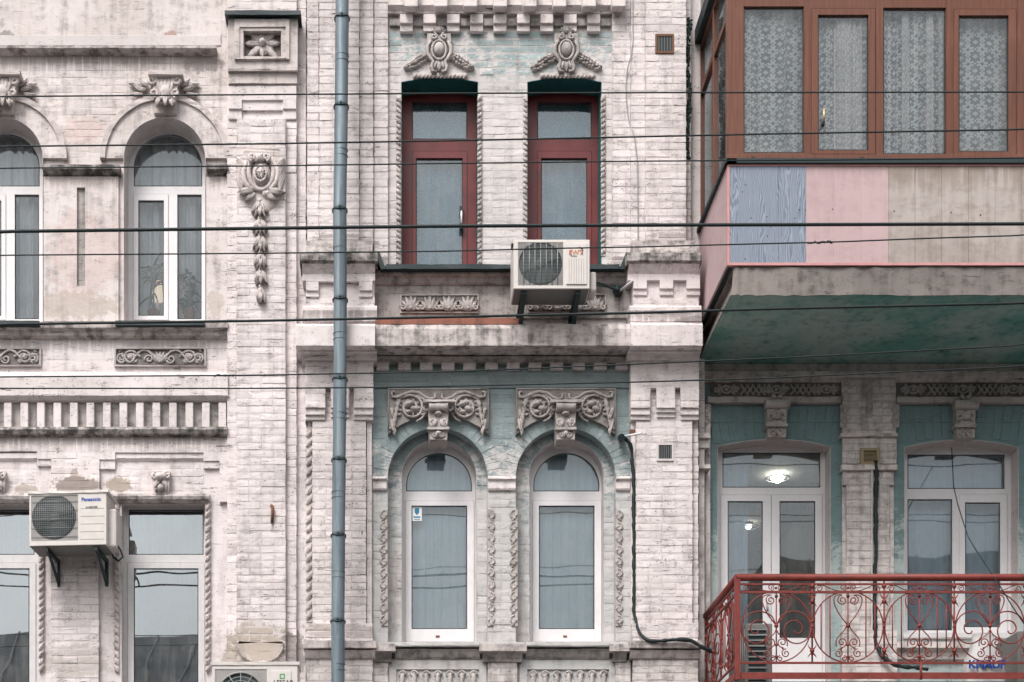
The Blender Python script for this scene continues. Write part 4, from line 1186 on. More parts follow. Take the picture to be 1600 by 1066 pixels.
def console_keystone(cx, y0):
    mb = MB(); d = RB
    mb.plate([(cx - 16, y0 + 14), (cx - 14, y0 + 60), (cx + 14, y0 + 60), (cx + 16, y0 + 14)], [], d + 0.10, 0.1)
    mb.tube3([W(cx - 19, y0 + 9, d + 0.10), W(cx - 9, y0 + 9, d + 0.10), W(cx, y0 + 9, d + 0.10), W(cx + 9, y0 + 9, d + 0.10), W(cx + 19, y0 + 9, d + 0.10)], [0.055, 0.045, 0.055, 0.045, 0.055], 10)
    mb.dome(cx, y0 + 26, 8, 8, 0.05, d + 0.10); mb.pbox(cx - 17, y0 + 39, cx + 17, y0 + 43, d, d + 0.14)
    for q in (-1, 1):
        mb.spiral(cx + q * 8, y0 + 28, 6, 1, -90, q * 1.3, 2, d + 0.105); mb.spiral(cx + q * 6, y0 + 51, 6, 1, 90, q * 1.3, 1.8, d + 0.105); mb.petal(cx + q * 5, y0 + 58, 90 + q * 30, 13, 6, 0.04, d + 0.10)
        mb.petal(cx + q * 3, y0, 90 - q * 30, 10, 8, 0.05, d + 0.08)
    return mb.build('keystone', 'stone', RH)
console_keystone(1214, 623); console_keystone(1509, 624)
strip(1316, 592, 1400, 678, RB + 0.05, 'brick_right', d0=RB - 0.01, pri=2, name='pier')
ml('pier_cap', 'brick_right', RH, 1314, 1403, [(RB + 0.09, 677), (RB + 0.09, 682), (RB + 0.06, 684)], RB)
strip(1317, 682, 1401, 725, RB + 0.055, 'brick_right', d0=RB - 0.01, pri=2, name='pier')
ml('pier_cap', 'brick_right', RH, 1315, 1402, [(RB + 0.09, 726), (RB + 0.09, 734), (RB + 0.06, 736)], RB)
strip(1317, 736, 1397, 758, RB + 0.05, 'brick_right', d0=RB - 0.01, pri=1, name='pier')
strip(1323, 758, 1390, 985, RB + 0.05, 'brick_right', d0=RB - 0.01, pri=3, name='pier')
strip(1316, 758, 1323, 985, RB + 0.02, 'brick_right', d0=RB - 0.01, brick=False, name='pier'); strip(1390, 758, 1397, 985, RB + 0.02, 'brick_right', d0=RB - 0.01, brick=False, name='pier')
strip(1316, 985, 1402, 1130, RB + 0.08, 'brick_right', d0=RB - 0.01, pri=1, name='pier_base')
rope('carved_edge', 1359, 594, 652, RB + 0.05, RH, mat='stone', w=9, pitch=13); 
for x in (1318, 1400): rope('carved_edge', x, 632, 668, RB + 0.05, RH, mat='stone', w=10, pitch=17, style='wave', lean=1 if x < 1350 else -1)
rope('carved_edge', 1106, 632, 668, RB + 0.10, RH, mat='stone', w=10, pitch=17, style='wave', lean=-1)
strip(1086, 676, 1108, 700, -0.1, 'brick_right', d0=-0.4, name='pier_cap', brick=False)
for y in (678, 726): ml('pier_cap', 'brick_right', RH, 1092, 1110, [(-0.06, y), (-0.06, y + 6), (-0.09, y + 8)], -0.4)
# painted reveals: white lining of the openings on the street front
def arch_reveal(poly, d0, d1, mat='reveal_white', par=RH, ins=0.25):
    """thin lining of an opening: strip of the outline from depth d1 back to d0, shrunk a hair inwards"""
    cx = sum(p[0] for p in poly) / len(poly); cy = sum(p[1] for p in poly) / len(poly)
    q = [(x + (ins if x < cx else -ins), y + (ins if y < cy else 0)) for x, y in poly]
    v = [W(x, y, d1) for x, y in q]
    v2 = [(x, -d0, z) for x, _, z in v]
    n = len(v); mb = MB()
    mb.add(v + v2, [(i, i + 1, i + 1 + n, i + n) for i in range(n - 1)])
    o = mb.build('reveal', mat, par)
    s_ = o.modifiers.new('thick', 'SOLIDIFY'); s_.thickness = 0.004; s_.offset = 0
arch_reveal(LW1, -0.42, 0.036, par=LH); arch_reveal(LW2, -0.42, 0.036, par=LH)
arch_reveal(AI1, -0.45, -0.128); arch_reveal(AI2, -0.45, -0.128)
arch_reveal(RD1, RB - 0.4, RB + 0.001); arch_reveal(RD2, RB - 0.4, RB + 0.001)

# ------------------------------------------------------------------ windows (parts of the houses)
def inset(poly, k):
    cx = (min(p[0] for p in poly) + max(p[0] for p in poly)) / 2; cy = (min(p[1] for p in poly) + max(p[1] for p in poly)) / 2
    hw = (max(p[0] for p in poly) - min(p[0] for p in poly)) / 2; hh = (max(p[1] for p in poly) - min(p[1] for p in poly)) / 2
    return [(cx + (x - cx) * (hw - k) / hw, cy + (y - cy) * (hh - k) / hh) for x, y in poly]
def window(par, outer, panes, d, mat='pvc', sashes=(), glass='glass', label=None, name='window', depth=0.07):
    """frame plate with openings; each pane gets a gasket and glass; sashes are frames of their own that stand proud"""
    holes = [p for p in panes] + [s[0] for s in sashes]
    w = MB().plate(outer, holes, d, depth).build(name, mat, par)
    if label: w['label'] = label
    def glaze(poly, dd):
        MB().plate(poly, [inset(poly, 1.3)], dd - 0.016, 0.012).build('gasket', 'gasket', w)
        MB().plate(poly, [], dd - 0.026, 0.008).build('pane', glass, w)
    for p in panes: glaze(p, d)
    for (so, sg) in sashes:
        MB().plate(inset(so, 0.4), [sg], d + 0.012, 0.06).build('sash', mat, w)
        glaze(sg, d + 0.012)
    return w
WINS = []
for (ox, lab) in ((0, None), (-254, None)):
    window(LH, archp(262 + ox, 68, 262, 512), [archp(262.5 + ox, 53.5, 262, 291.5), rect(277 + ox, 304, 315 + ox, 499)], -0.24, 'pvc',
           [(rect(208 + ox, 303, 263 + ox, 500), rect(216 + ox, 313, 256 + ox, 493.5))], 'glass_clear')
# lower windows of the left house
for (ox) in (0, -264):
    window(LH, rect(190 + ox, 776, 326 + ox, 1136), [rect(201 + ox, 796, 318 + ox, 867)], -0.14, 'pvc_old',
           [(rect(199 + ox, 879, 320 + ox, 1130), rect(209 + ox, 888, 310 + ox, 1122))], 'glass_mirror')
# red windows
for (a, b, hnd) in ((628, 746, True), (823.5, 940.5, False)):
    w = window(RH, rect(a - 4, 134, b + 4, 424), [rect(a + 16, 159, b - 16, 218)], -0.25, 'frame_red',
               [(rect(a + 16, 236, b - 16, 428), rect(a + 22, 247, b - 23, 420))], 'glass')
    if hnd:
        MB().tube([(721, 326), (721, 352)], 1.7, -0.19).build('handle', 'pvc', w)
        MB().pbox(718.5, 322, 723.5, 329, -0.24, -0.18).pbox(718.5, 349, 723.5, 357, -0.24, -0.18).build('handle_mount', 'black', w)
# arched white windows of the middle bay
for ox in (0, 199):
    w = window(RH, archp(686 + ox, 64, 757, 1010), [archp(686 + ox, 51.5, 759, 768)], -0.30, 'pvc',
               [(rect(633 + ox, 782, 741 + ox, 1003), rect(643 + ox, 790, 730 + ox, 983))], 'glass')
    MB().pbox(681 + ox, 993, 687 + ox, 996, -0.29, -0.283).build('drain_cap', 'rust', w)
    if ox == 0:
        st = MB().pbox(644, 791, 659, 814, -0.31, -0.3085).build('sticker', 'sticker_white', w)
        MB().plate([(648, 794), (648, 801), (651.5, 805), (655, 801), (655, 794)], [], -0.3075, 0.001).build('sticker_print', 'sticker_blue', w)
        MB().pbox(646, 807, 657, 809.3, -0.3085, -0.3075).build('sticker_print', 'sticker_blue', w)
        MB().pbox(647, 811, 656, 812, -0.3085, -0.3075).build('sticker_print', 'ink_black', w)
# balcony door and window of the right bay
w = window(RH, segarch(1118, 1304, 676, 690, 1110), [rect(1129, 707, 1282, 762)], RB - 0.2, 'pvc',
           [(rect(1126, 773, 1205, 1108), rect(1137, 783, 1192, 1000)), (rect(1205.5, 773, 1285, 1108), rect(1218, 783, 1274, 997))], 'glass', name='balcony_door')
MB().pbox(1222, 1010, 1270, 1080, RB - 0.19, RB - 0.183).build('door_panel', 'pvc', w, bevel=0.003)
MB().pbox(1138, 1010, 1188, 1080, RB - 0.19, RB - 0.183).build('door_panel', 'pvc', w, bevel=0.003)
MB().tube([(1199, 943, RB - 0.15), (1199, 955, RB - 0.15)], 1.6, RB - 0.15).build('handle', 'ac_grey', w)
window(RH, segarch(1408, 1600, 678, 692, 1000), [rect(1418, 710, 1570, 764), rect(1418, 780, 1488, 985)], RB - 0.2, 'pvc',
       [(rect(1499, 772, 1574, 992), rect(1508, 785, 1563, 980))], 'glass')
ml('window_sill', 'pvc_old', RH, 1412, 1598, [(RB + 0.03, 989), (RB + 0.03, 996), (RB + 0.02, 998)], RB - 0.3)
ml('sill_ledge', 'brick_right', RH, 1402, 1640, [(RB + 0.12, 1003), (RB + 0.12, 1012), (RB + 0.06, 1020), (RB + 0.05, 1030), (RB + 0.02, 1034)], RB)

# rooms behind the glass
def room(par, x0, y0, x1, y1, d0, dep=2.6, mat='room_plaster'):
    a, b, c, e = X(x0, d0), X(x1, d0), Z(y1, d0), Z(y0, d0)
    yb, yf = -d0 + dep, -d0
    v = [(a, yf, c), (b, yf, c), (b, yf, e), (a, yf, e), (a, yb, c), (b, yb, c), (b, yb, e), (a, yb, e)]
    MB().add(v, [(4, 7, 6, 5), (0, 3, 7, 4), (1, 5, 6, 2), (3, 2, 6, 7), (0, 4, 5, 1)]).build('room', mat, par)
room(LH, -120, 140, 440, 520, -0.43)
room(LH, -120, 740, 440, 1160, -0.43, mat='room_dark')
room(RH, 600, 90, 970, 440, -0.46)
room(RH, 600, 640, 980, 1030, -0.46)
room(RH, 1105, 690, 1345, 1120, RB - 0.41, 5.5)
room(RH, 1370, 655, 1700, 1120, RB - 0.41, 3.2)

# ventilation grilles of the right pilaster
def grille(x0, y0, x1, y1, d, frame, n, name='vent_grille'):
    g = MB().plate(rect(x0, y0, x1, y1), [inset(rect(x0, y0, x1, y1), 3.2)], d + 0.012, 0.02).build(name, frame, RH)
    MB().plate(inset(rect(x0, y0, x1, y1), 3), [], d - 0.002 + 0.004, 0.003).build('opening', 'black', g)
    w = (x1 - x0 - 7) / n
    for i in range(n):
        x = x0 + 3.5 + w * (i + 0.5)
        MB().pbox(x - 0.4, y0 + 3, x + 0.4, y1 - 3, d + 0.003, d + 0.010).build('slat', 'ac_under', g)
    return g
grille(1024, 53, 1053, 83, 0.14, 'rust', 5); grille(1026, 692, 1053, 720, 0.095, 'reveal_white', 6)
flush_bricks('L', LH); flush_bricks('R', RH)

# ------------------------------------------------------------------ drainpipe
DP = thing('drainpipe', 'blue grey zinc drainpipe running down the seam between the two houses', 'drainpipe', (X(531, 0.42), -0.42, 0))
def pipex(y): return 534.0 - 6.0 * y / 1066.0 + 0.8 * math.sin(y * 0.013) + 0.5 * math.sin(y * 0.031)
pd = 0.49
joints = [-120, 30, 168, 330, 470, 594, 720, 838, 972, 1130]
for i in range(len(joints) - 1):
    a, b = joints[i], joints[i + 1]
    r0 = 10.2
    MB().tube([(pipex(a), a), (pipex(a), a + 3), (pipex(b), b - 6), (pipex(b), b + 2)], [r0 + 0.7, r0 + 0.4, r0, r0 - 0.3], pd, 20).build('pipe_section', 'zinc', DP)
    m_ = MB(); ym = a + (b - a) * 0.42
    for e in (0, 9):
        m_.tube3([W(pipex(ym + e) + 10.6 * math.cos(t), ym + e, pd) if False else (X(pipex(ym + e), pd) + 0.0655 * math.cos(t), -pd + 0.0655 * math.sin(t), Z(ym + e, pd)) for t in [2 * PI * k / 20 for k in range(20)]], 0.0035, 5, True)
    m_.build('seam', 'zinc', DP)
    if i:
        m_ = MB()
        m_.tube3([(X(pipex(a), pd) + 0.072 * math.cos(t), -pd + 0.072 * math.sin(t), Z(a + 1.5 * math.sin(3 * t), pd)) for t in [2 * PI * k / 20 for k in range(20)]], 0.006, 6, True)
        m_.tube3([(X(pipex(a), pd), -pd + 0.07, Z(a, pd)), (X(pipex(a), pd), -0.12, Z(a, pd))], 0.008, 6)
        m_.tube3([(X(pipex(a), pd) - 0.004, -pd - 0.07, Z(a, pd) + 0.022), (X(pipex(a), pd), -pd - 0.085, Z(a, pd))], 0.007, 6)
        m_.build('bracket', 'iron_dark', DP)
MB().tube3([(X(pipex(1130), pd), -pd, Z(1130, pd)), (X(pipex(1130), pd), -pd, 0.35), (X(pipex(1130), pd), -pd - 0.1, 0.12), (X(pipex(1130), pd), -pd - 0.25, 0.05)], 0.064, 20).build('pipe_section', 'zinc', DP)
MB().tube3([(X(pipex(-120), pd), -pd, Z(-120, pd)), (X(pipex(-120), pd), -pd, Z(-250, 0))], 0.064, 20).build('pipe_section', 'zinc', DP)

# ------------------------------------------------------------------ text
def text_mesh(body, size, loc, mat, name, parent, shear=0.0, extr=0.001, rotx=90, bold=0.0, align='LEFT'):
    cu = bpy.data.curves.new(name, 'FONT')
    cu.body = body; cu.size = size; cu.shear = shear; cu.extrude = extr; cu.offset = bold; cu.align_x = align
    ob = bpy.data.objects.new(name, cu); COL.objects.link(ob)
    dg = bpy.context.evaluated_depsgraph_get()
    me = bpy.data.meshes.new_from_object(ob.evaluated_get(dg))
    bpy.data.objects.remove(ob); bpy.data.curves.remove(cu)
    me.name = name; me.materials.clear(); me.materials.append(MATS[mat])
    me.transform(Matrix.Translation(loc) @ Matrix.Rotation(R(rotx), 4, 'X'))
    o = bpy.data.objects.new(name, me); COL.objects.link(o)
    o.parent = parent; o.matrix_parent_inverse = parent_inv(parent)
    return o

# ------------------------------------------------------------------ air conditioners
def circle(cx, cy, r, n=40): return [(cx + r * math.cos(2 * PI * i / n), cy + r * math.sin(2 * PI * i / n)) for i in range(n)]
def aircon(label, x0, y0, x1, y1, dback, dfront, fan, frame_rect, yaw=0, grille='mesh', square=True, stand=None):
    """outdoor unit: casing with a fan opening, fan, guard, base pan.  fan = (cx, cy, r) and frame_rect in pixels of the front"""
    xc = (x0 + x1) / 2
    T = thing('air_conditioner', label, 'air conditioner', (X(xc, dfront), -(dback + dfront) / 2, Z(y1, dfront)))
    cx, cy, r = fan
    c = MB()
    c.pbox(x0, y0, x1, y1, dback, dfront - 0.02)
    c.build('casing', 'ac_white', T, bevel=0.012)
    fx0, fy0, fx1, fy1 = frame_rect
    MB().plate(rect(x0 + 1, y0 + 1, x1 - 1, y1 - 1), [rect(fx0, fy0, fx1, fy1)], dfront, 0.03).build('front_panel', 'ac_white', T, bevel=0.003)
    MB().plate(rect(fx0, fy0, fx1, fy1), [circle(cx, cy, r)], dfront - 0.006, 0.02).build('fan_surround', 'ac_grey', T)
    MB().plate(circle(cx, cy, r + 1), [], dfront - 0.0195, 0.001).build('fan_well', 'fan_dark', T)
    f = MB()
    for k in range(3):
        a = R(120 * k + 20); n = 6; pts = []
        for j in range(n + 1):
            t = a + R(75) * j / n
            pts.append(((cx + r * 0.2 * math.cos(t), cy + r * 0.2 * math.sin(t)), (cx + r * 0.93 * math.cos(t + 0.2), cy + r * 0.93 * math.sin(t + 0.2)), j / n))
        v = []
        for (p, q, e) in pts: v += [W(p[0], p[1], dfront - 0.016 + 0.004 * e), W(q[0], q[1], dfront - 0.016 + 0.006 * e)]
        f.add(v, [(2 * j, 2 * j + 2, 2 * j + 3, 2 * j + 1) for j in range(n)], True)
    f.dome(cx, cy, r * 0.24, r * 0.24, 0.012, dfront - 0.016, 16)
    f.build('fan', 'fan_grey', T, recalc=True)
    g = MB(); gd = dfront + 0.002
    def half(x): return math.sqrt(max(0, r * r - x * x))
    if grille == 'mesh':
        k = -r + 2.4
        while k < r:
            h_ = half(k); g.tube([(cx - h_, cy + k), (cx + h_, cy + k)], 0.28, gd - 0.004, 4); g.tube([(cx + k, cy - h_), (cx + k, cy + h_)], 0.26, gd - 0.003, 4); k += 3.1
        for yy in range(5):
            y = fy0 + (fy1 - fy0) * (yy + 0.7) / 5.2; g.tube([(fx0, y), (fx1, y)], 0.45, gd, 4)
    elif grille == 'vert':
        for k in range(7):
            x = fx0 + (fx1 - fx0) * (k + 1.0) / 8.0; g.tube([(x, fy0 + 1), (x, fy1 - 1)], 0.55, gd + 0.003, 5)
        for k in range(30):
            y = fy0 + (fy1 - fy0) * (k + 0.5) / 30; g.tube([(fx0 + 1, y), (fx1 - 1, y)], 0.22, gd, 4)
    else:
        for k in range(6): g.tube(circle(cx, cy, r * (k + 1) / 6.2, 32), 0.5, gd, 4, True)
        for k in range(12): g.tube([(cx + r * 0.15 * math.cos(R(30 * k)), cy + r * 0.15 * math.sin(R(30 * k))), (cx + r * math.cos(R(30 * k)), cy + r * math.sin(R(30 * k)))], 0.6, gd + 0.003, 4)
        g.tube(circle(cx, cy, r, 40), 1.0, gd, 5, True)
    g.build('fan_guard', 'wire_grey', T)
    MB().pbox(x0 + 2, y1 - 1, x1 - 2, y1 + 1.0, dback + 0.01, dfront - 0.02).build('base_pan', 'ac_under', T)
    return T
def bracket(T, x, y, dback, dfront, w=3.0, drop=34, mat='iron_dark', wallx=None):
    b = MB()
    xx = X(x, dfront); hw = w * PX(dfront) / 2; zt = Z(y, dfront)
    h = drop * PX(dback)
    b.box(xx - hw, xx + hw, -dfront, -dback, zt - 0.035, zt)
    b.box(xx - hw, xx + hw, -dback - 0.035, -dback, zt - h, zt - 0.035)
    v = []
    for q in (-hw * 0.8, hw * 0.8):
        v += [(xx + q, -dfront + 0.04, zt - 0.033), (xx + q, -dfront + 0.09, zt - 0.033), (xx + q, -dback - 0.03, zt - h + 0.06), (xx + q, -dback - 0.03, zt - h + 0.015)]
    b.add(v, [(0, 1, 2, 3), (7, 6, 5, 4), (0, 4, 5, 1), (1, 5, 6, 2), (2, 6, 7, 3), (3, 7, 4, 0)])
    b.build('bracket', mat, T)

# Panasonic unit on the pier of the left house
A1 = aircon('white wall air conditioner with blue lettering hung on the pier between two rectangular windows', 46, 769, 170, 853, 0.16, 0.52, (86, 808, 35), (50, 774, 124, 845))
MB().mould(44, 172, [(0.53, 766.5), (0.53, 770.5), (0.525, 771)], 0.15).build('lid', 'ac_white', A1, recalc=True)
for y in (795, 807, 819, 831, 843): MB().pbox(128, y, 166, y + 0.8, 0.51, 0.5212).build('groove', 'ac_grey', A1)
text_mesh('Panasonic', 5.6 * 1.35 / 156, W(129.5, 783.5, 0.522), 'ink_blue', 'lettering', A1, bold=0.0012)
text_mesh('INVERTER', 3.0 * 1.35 / 156, W(136, 795, 0.522), 'ink_black', 'lettering', A1, shear=0.25)
MB().pbox(169, 796, 184, 856, 0.20, 0.44).build('valve_cover', 'ac_white', A1, bevel=0.02)
bracket(A1, 74, 855, 0.045, 0.50, 4.0, 42); bracket(A1, 152, 855, 0.045, 0.50, 5.0, 42)
MB().tube([(183, 850, 0.36), (190, 862, 0.36), (193, 872, 0.34), (186, 878, 0.30), (176, 872, 0.2), (172, 860, 0.1)], 1.5, 0.3, 7).build('hose', 'iron_dark', A1)
A1.rotation_euler = (0, 0, R(-4))
# EWT unit under the second red window
A2 = aircon('white wall air conditioner with red and black lettering hung under a red framed window', 802, 374, 922, 452, 0.34, 0.70, (844.5, 412, 34), (809.5, 379, 880, 446), grille='vert')
MB().plate(inset(rect(885, 380, 917, 444), 0), [], 0.712, 0.012).build('service_panel', 'ac_white', A2, bevel=0.004)
for k in range(7): MB().pbox(889 + 3.8 * k, 404, 889.7 + 3.8 * k, 442, 0.711, 0.7135).build('groove', 'ac_grey', A2)
text_mesh('EWT', 7.4 * 1.35 / 156, W(888.6, 397.8, 0.716), 'ink_orange', 'lettering', A2, bold=0.0006)
text_mesh('CLIMA', 2.4 * 1.35 / 156, W(891.5, 401.5, 0.7135), 'ink_black', 'lettering', A2)
MB().tube([(905, 386), (909, 388), (911, 392)], [0.5, 1.2, 0.6], 0.714, 5).tube([(911, 393), (909, 396), (911, 398)], 0.5, 0.714, 5).build('emblem', 'ink_black', A2)
MB().pbox(922, 424, 932, 455, 0.36, 0.58).build('valve_cover', 'ac_white', A2, bevel=0.02)
MB().dome(801, 383, 2, 3, 0.02, 0.66).pbox(799, 380, 802, 386, 0.6, 0.66).build('rubber_plug', 'black', A2)
bracket(A2, 818.5, 454, 0.05, 0.66, 8.5, 52); bracket(A2, 903, 454, 0.05, 0.66, 8.5, 52)
MB().tube([(930, 441, 0.45), (945, 445, 0.3), (962, 452, 0.20), (968, 452, 0.2)], 1.6, 0.3).tube([(930, 445, 0.45), (950, 449, 0.25), (966, 455, 0.18)], 1.0, 0.3).build('refrigerant_pipe', 'iron_dark', A2)
# Lessar unit at the foot of the left pilaster
A3 = aircon('white air conditioner with a green emblem under the half round corbel of the pilaster', 331, 1037, 466, 1136, 0.18, 0.50, (376, 1087, 36.5), (336, 1046, 417, 1132), grille='ring')
MB().mould(329, 468, [(0.51, 1034), (0.51, 1039), (0.505, 1040)], 0.17).build('lid', 'ac_white', A3, recalc=True)
MB().plate(rect(422, 1048, 455, 1130), [], 0.508, 0.008).build('service_panel', 'ac_white', A3, bevel=0.003)
text_mesh('LESSAR', 7.0 * 1.35 / 156, W(427.5, 1069.5, 0.509), 'ink_black', 'lettering', A3, bold=0.0009)
MB().plate(rect(437, 1053, 445, 1061), [rect(438.8, 1054.8, 443.2, 1059.2)], 0.5095, 0.001).build('emblem', 'ink_green', A3)
bracket(A3, 345, 1138, 0.07, 0.48, 4, 36); bracket(A3, 452, 1138, 0.07, 0.48, 4, 36)

# ------------------------------------------------------------------ glazed balcony (upper right)
GD = 1.2
xr = 2000
GB = thing('glazed_balcony', 'enclosed balcony with brown framed windows above grey, pink and beige boards', 'balcony', (X(1500, GD), -0.6, Z(462, GD)))
zb, ztop = Z(462, GD), Z(416, GD)
# concrete slab with a broken corner
x0w, x1w = X(1141, GD), X(xr, GD)
mb = MB()
n = 46; rg = random.Random(4)
ft, fb = [], []
for i in range(n + 1):
    x = x0w + (x1w - x0w) * (i / n) ** 1.6
    ft.append((x, -GD + rg.uniform(0, 0.02), ztop - rg.uniform(0, 0.014))); fb.append((x, -GD + rg.uniform(0, 0.012), zb + rg.uniform(0, 0.014)))
ft[0] = (x0w + 0.09, -GD + 0.09, ztop - 0.02); ft[1] = (x0w + 0.10, -GD + 0.03, ztop - 0.01); fb[0] = (x0w, -GD + 0.03, zb)
o = len(mb.v)
m_ = n + 1
v = ft + fb + [(p[0], 0.36, ztop) for p in ft] + [(p[0], 0.36, zb) for p in fb]
f = []
for i in range(n):
    f += [(i, m_ + i, m_ + i + 1, i + 1), (i, i + 1, 2 * m_ + i + 1, 2 * m_ + i)]
f += [(0, 2 * m_, 3 * m_, m_), (n, m_ + n, 3 * m_ + n, 2 * m_ + n)]
mb.add(v, f); mb.build('slab', 'concrete', GB)
mb = MB()
vv = fb + [(p[0], 0.35, zb - 0.002) for p in fb]
vv = [(a, b, c - 0.004) for a, b, c in vv]
mb.add(vv, [(i, m_ + i, m_ + i + 1, i + 1) for i in range(n)])
mb.build('slab_underside', 'soffit_green', GB)
# parapet boards, each a board of its own
def board(a, b, mat, d=GD, y0=259, y1=411):
    g = 0.06 if mat == 'panel_pink' else 0.22
    d += random.uniform(-0.002, 0.002)
    MB().pbox(a + g, y0, b - g, y1, d - 0.02, d).build('board', mat, GB)
board(1140, 1216, 'panel_greywood'); board(1216, 1259.5, 'panel_greywood')
for k in range(3): board(1259.5 + 42.8 * k, 1259.5 + 42.8 * (k + 1), 'panel_pink')
k = 0
while 1388 + 41.7 * k < xr - 5:
    board(1388 + 41.7 * k, 1388 + 41.7 * (k + 1), 'panel_beige'); k += 1
MB().pbox(1136.5, 256.5, xr, 259.5, GD - 0.03, GD + 0.006).pbox(1136.5, 410.5, xr, 414.5, GD - 0.03, GD + 0.012).pbox(1136.3, 259.5, 1140, 410.5, GD - 0.03, GD + 0.006).build('trim', 'trim_pink', GB)
xl = X(1136.5, GD)
for k in range(3):
    ya, yb = -GD + 0.03 + k * 0.42, -GD + 0.03 + (k + 1) * 0.42 - 0.006
    MB().box(xl, xl + 0.02, ya, min(yb, 0.2), Z(412, GD), Z(258, GD)).build('board', 'panel_pink', GB)
MB().box(xl - 0.012, x1w, -GD - 0.03, -GD + 0.1, Z(257, GD), Z(250, GD)).box(xl - 0.03, xl + 0.08, -GD - 0.03, 0.2, Z(257, GD), Z(250, GD)).build('parapet_cap', 'sill_metal', GB)
MB().box(xl + 0.02, x1w, -GD + 0.021, -GD + 0.06, Z(412, GD), Z(258, GD)).box(xl + 0.021, xl + 0.06, -GD + 0.06, 0.2, Z(412, GD), Z(258, GD)).build('parapet_core', 'black', GB)
for (x, y) in ((1165, 289), (1160, 300), (1173.5, 341), (1198, 339), (1204.5, 355), (1199, 369), (1249, 328), (1242, 341), (1164, 417 - 12), (1258, 329), (1301, 327)):
    MB().dome(x, y, 1.0, 1.2, 0.004, GD).build('nail_head', 'iron_dark', GB)
for (x, y) in ((1397, 330), (1486, 332), (1532, 336)):
    MB().dome(x, y, 1.3, 1.5, 0.005, GD).build('nail_head', 'rust', GB)
# front frames
fd = GD - 0.02
gl = [rect(1162, 10, 1256, 239), rect(1380, 12, 1478, 241), rect(1600, 14, 1690, 243), rect(1812, 14, 1900, 243)]
sh = [(rect(1268, 13, 1368, 241), rect(1278, 23, 1357, 235)), (rect(1490, 14, 1588, 243), rect(1498, 24, 1576, 237)), (rect(1702, 14, 1800, 243), rect(1710, 24, 1790, 237))]
wf = window(GB, rect(1137, -64, xr, 250), gl, fd, 'frame_brown', sh, 'glass_clear', name='front_window')
for k in range(4): MB().pbox(1258 + 110.5 * k, -20, 1264 + 110.5 * k, 246, fd - 0.01, fd + 0.008).build('mullion', 'frame_brown', wf)
MB().pbox(1137, 241, xr, 249, fd - 0.01, fd + 0.015).build('bottom_rail', 'frame_brown', wf, bevel=0.004)
MB().tube([(1287.5, 170, fd + 0.05), (1287.5, 190, fd + 0.05)], 1.7, fd).build('handle', 'brass', wf)
MB().pbox(1285.5, 189, 1289, 194, fd, fd + 0.05).build('handle_mount', 'black', wf)
for (x, y) in ((1177, 245.5), (1347, 246), (1519, 247.5)): MB().pbox(x - 3, y - 0.6, x + 3, y + 0.8, fd, fd + 0.0165).build('drain_slot', 'black', wf)
# left side frames: bars and panes in the plane x = xl
def sbox(name, mat, ya, yb, za, zb_, x0, x1, par=GB):
    return MB().box(x0, x1, ya, yb, za, zb_).build(name, mat, par, bevel=0.004)
z0, z1 = Z(249, GD), Z(-64, GD)
for (ya, yb) in ((-GD + 0.03, -GD + 0.10), (-0.56, -0.50), (0.10, 0.17)):
    sbox('side_post', 'frame_brown', ya, yb, z0, z1, xl + 0.004, xl + 0.07)
for (za, zb_) in ((z0, z0 + 0.06), (Z(24, GD), Z(24, GD) + 0.06), (z1 - 0.06, z1)):
    sbox('side_rail', 'frame_brown', -GD + 0.10, -0.56, za, zb_, xl + 0.006, xl + 0.068); sbox('side_rail', 'frame_brown', -0.50, 0.10, za, zb_, xl + 0.006, xl + 0.068)
for (ya, yb) in ((-GD + 0.10, -0.56), (-0.50, 0.10)):
    MB().box(xl + 0.03, xl + 0.038, ya, yb, z0 + 0.06, Z(24, GD)).build('side_pane', 'glass_clear', GB)
    MB().box(xl + 0.03, xl + 0.038, ya, yb, Z(24, GD) + 0.06, z1 - 0.06).build('side_pane', 'glass_clear', GB)
MB().box(xl - 0.05, x1w, -GD - 0.05, 0.34, z1, z1 + 0.14).build('roof', 'sill_metal', GB)
# lace curtains
def curtain(name, label, cat, x0, y0, x1, y1, d, mat, folds=6, amp=0.02, group=None, cell=0.134, flat=0.0, seed=1, nz=6, tilt=0.0):
    rg = random.Random(seed)
    nx = int((x1 - x0) / 1.6) + 2
    ph = [rg.uniform(0, 6.28) for _ in range(3)]; fr = [folds * rg.uniform(0.8, 1.2), folds * rg.uniform(1.7, 2.4), folds * 0.41]
    mb = MB(); mb.uv = []
    u = 0.0; prev = None; cols = []
    for i in range(nx + 1):
        t = i / nx
        x = X(x0 + (x1 - x0) * t, d)
        y = -d + amp * (math.sin(fr[0] * 2 * PI * t + ph[0]) + 0.45 * math.sin(fr[1] * 2 * PI * t + ph[1]) + 0.7 * math.sin(fr[2] * 2 * PI * t + ph[2]))
        if prev: u += math.hypot(x - prev[0], y - prev[1])
        prev = (x, y); cols.append((x, y, u))
    for j in range(nz + 1):
        tz = j / nz; z = Z(y1, d) + (Z(y0, d) - Z(y1, d)) * tz
        for (x, y, u) in cols:
            mb.v.append((x, -d + (y + d) * (1.15 - 0.5 * tz), z)); mb.uv.append(((u + tilt * (z - Z(y1, d))) / cell, (z + 0.02 * math.sin(u * 9 + seed)) / cell))
    m = nx + 1
    for j in range(nz):
        for i in range(nx):
            mb.f.append([j * m + i, j * m + i + 1, (j + 1) * m + i + 1, (j + 1) * m + i]); mb.sm.append(True)
    o = mb.build(name, mat)
    return tag(o, label, cat, group)
cd = GD - 0.16
curtain('lace_curtain', 'lace curtain with soft folds in the fixed pane above the grey wood boards', 'curtain', 1150, -40, 1268, 252, cd, 'lace', 2.5, 0.03, seed=3)
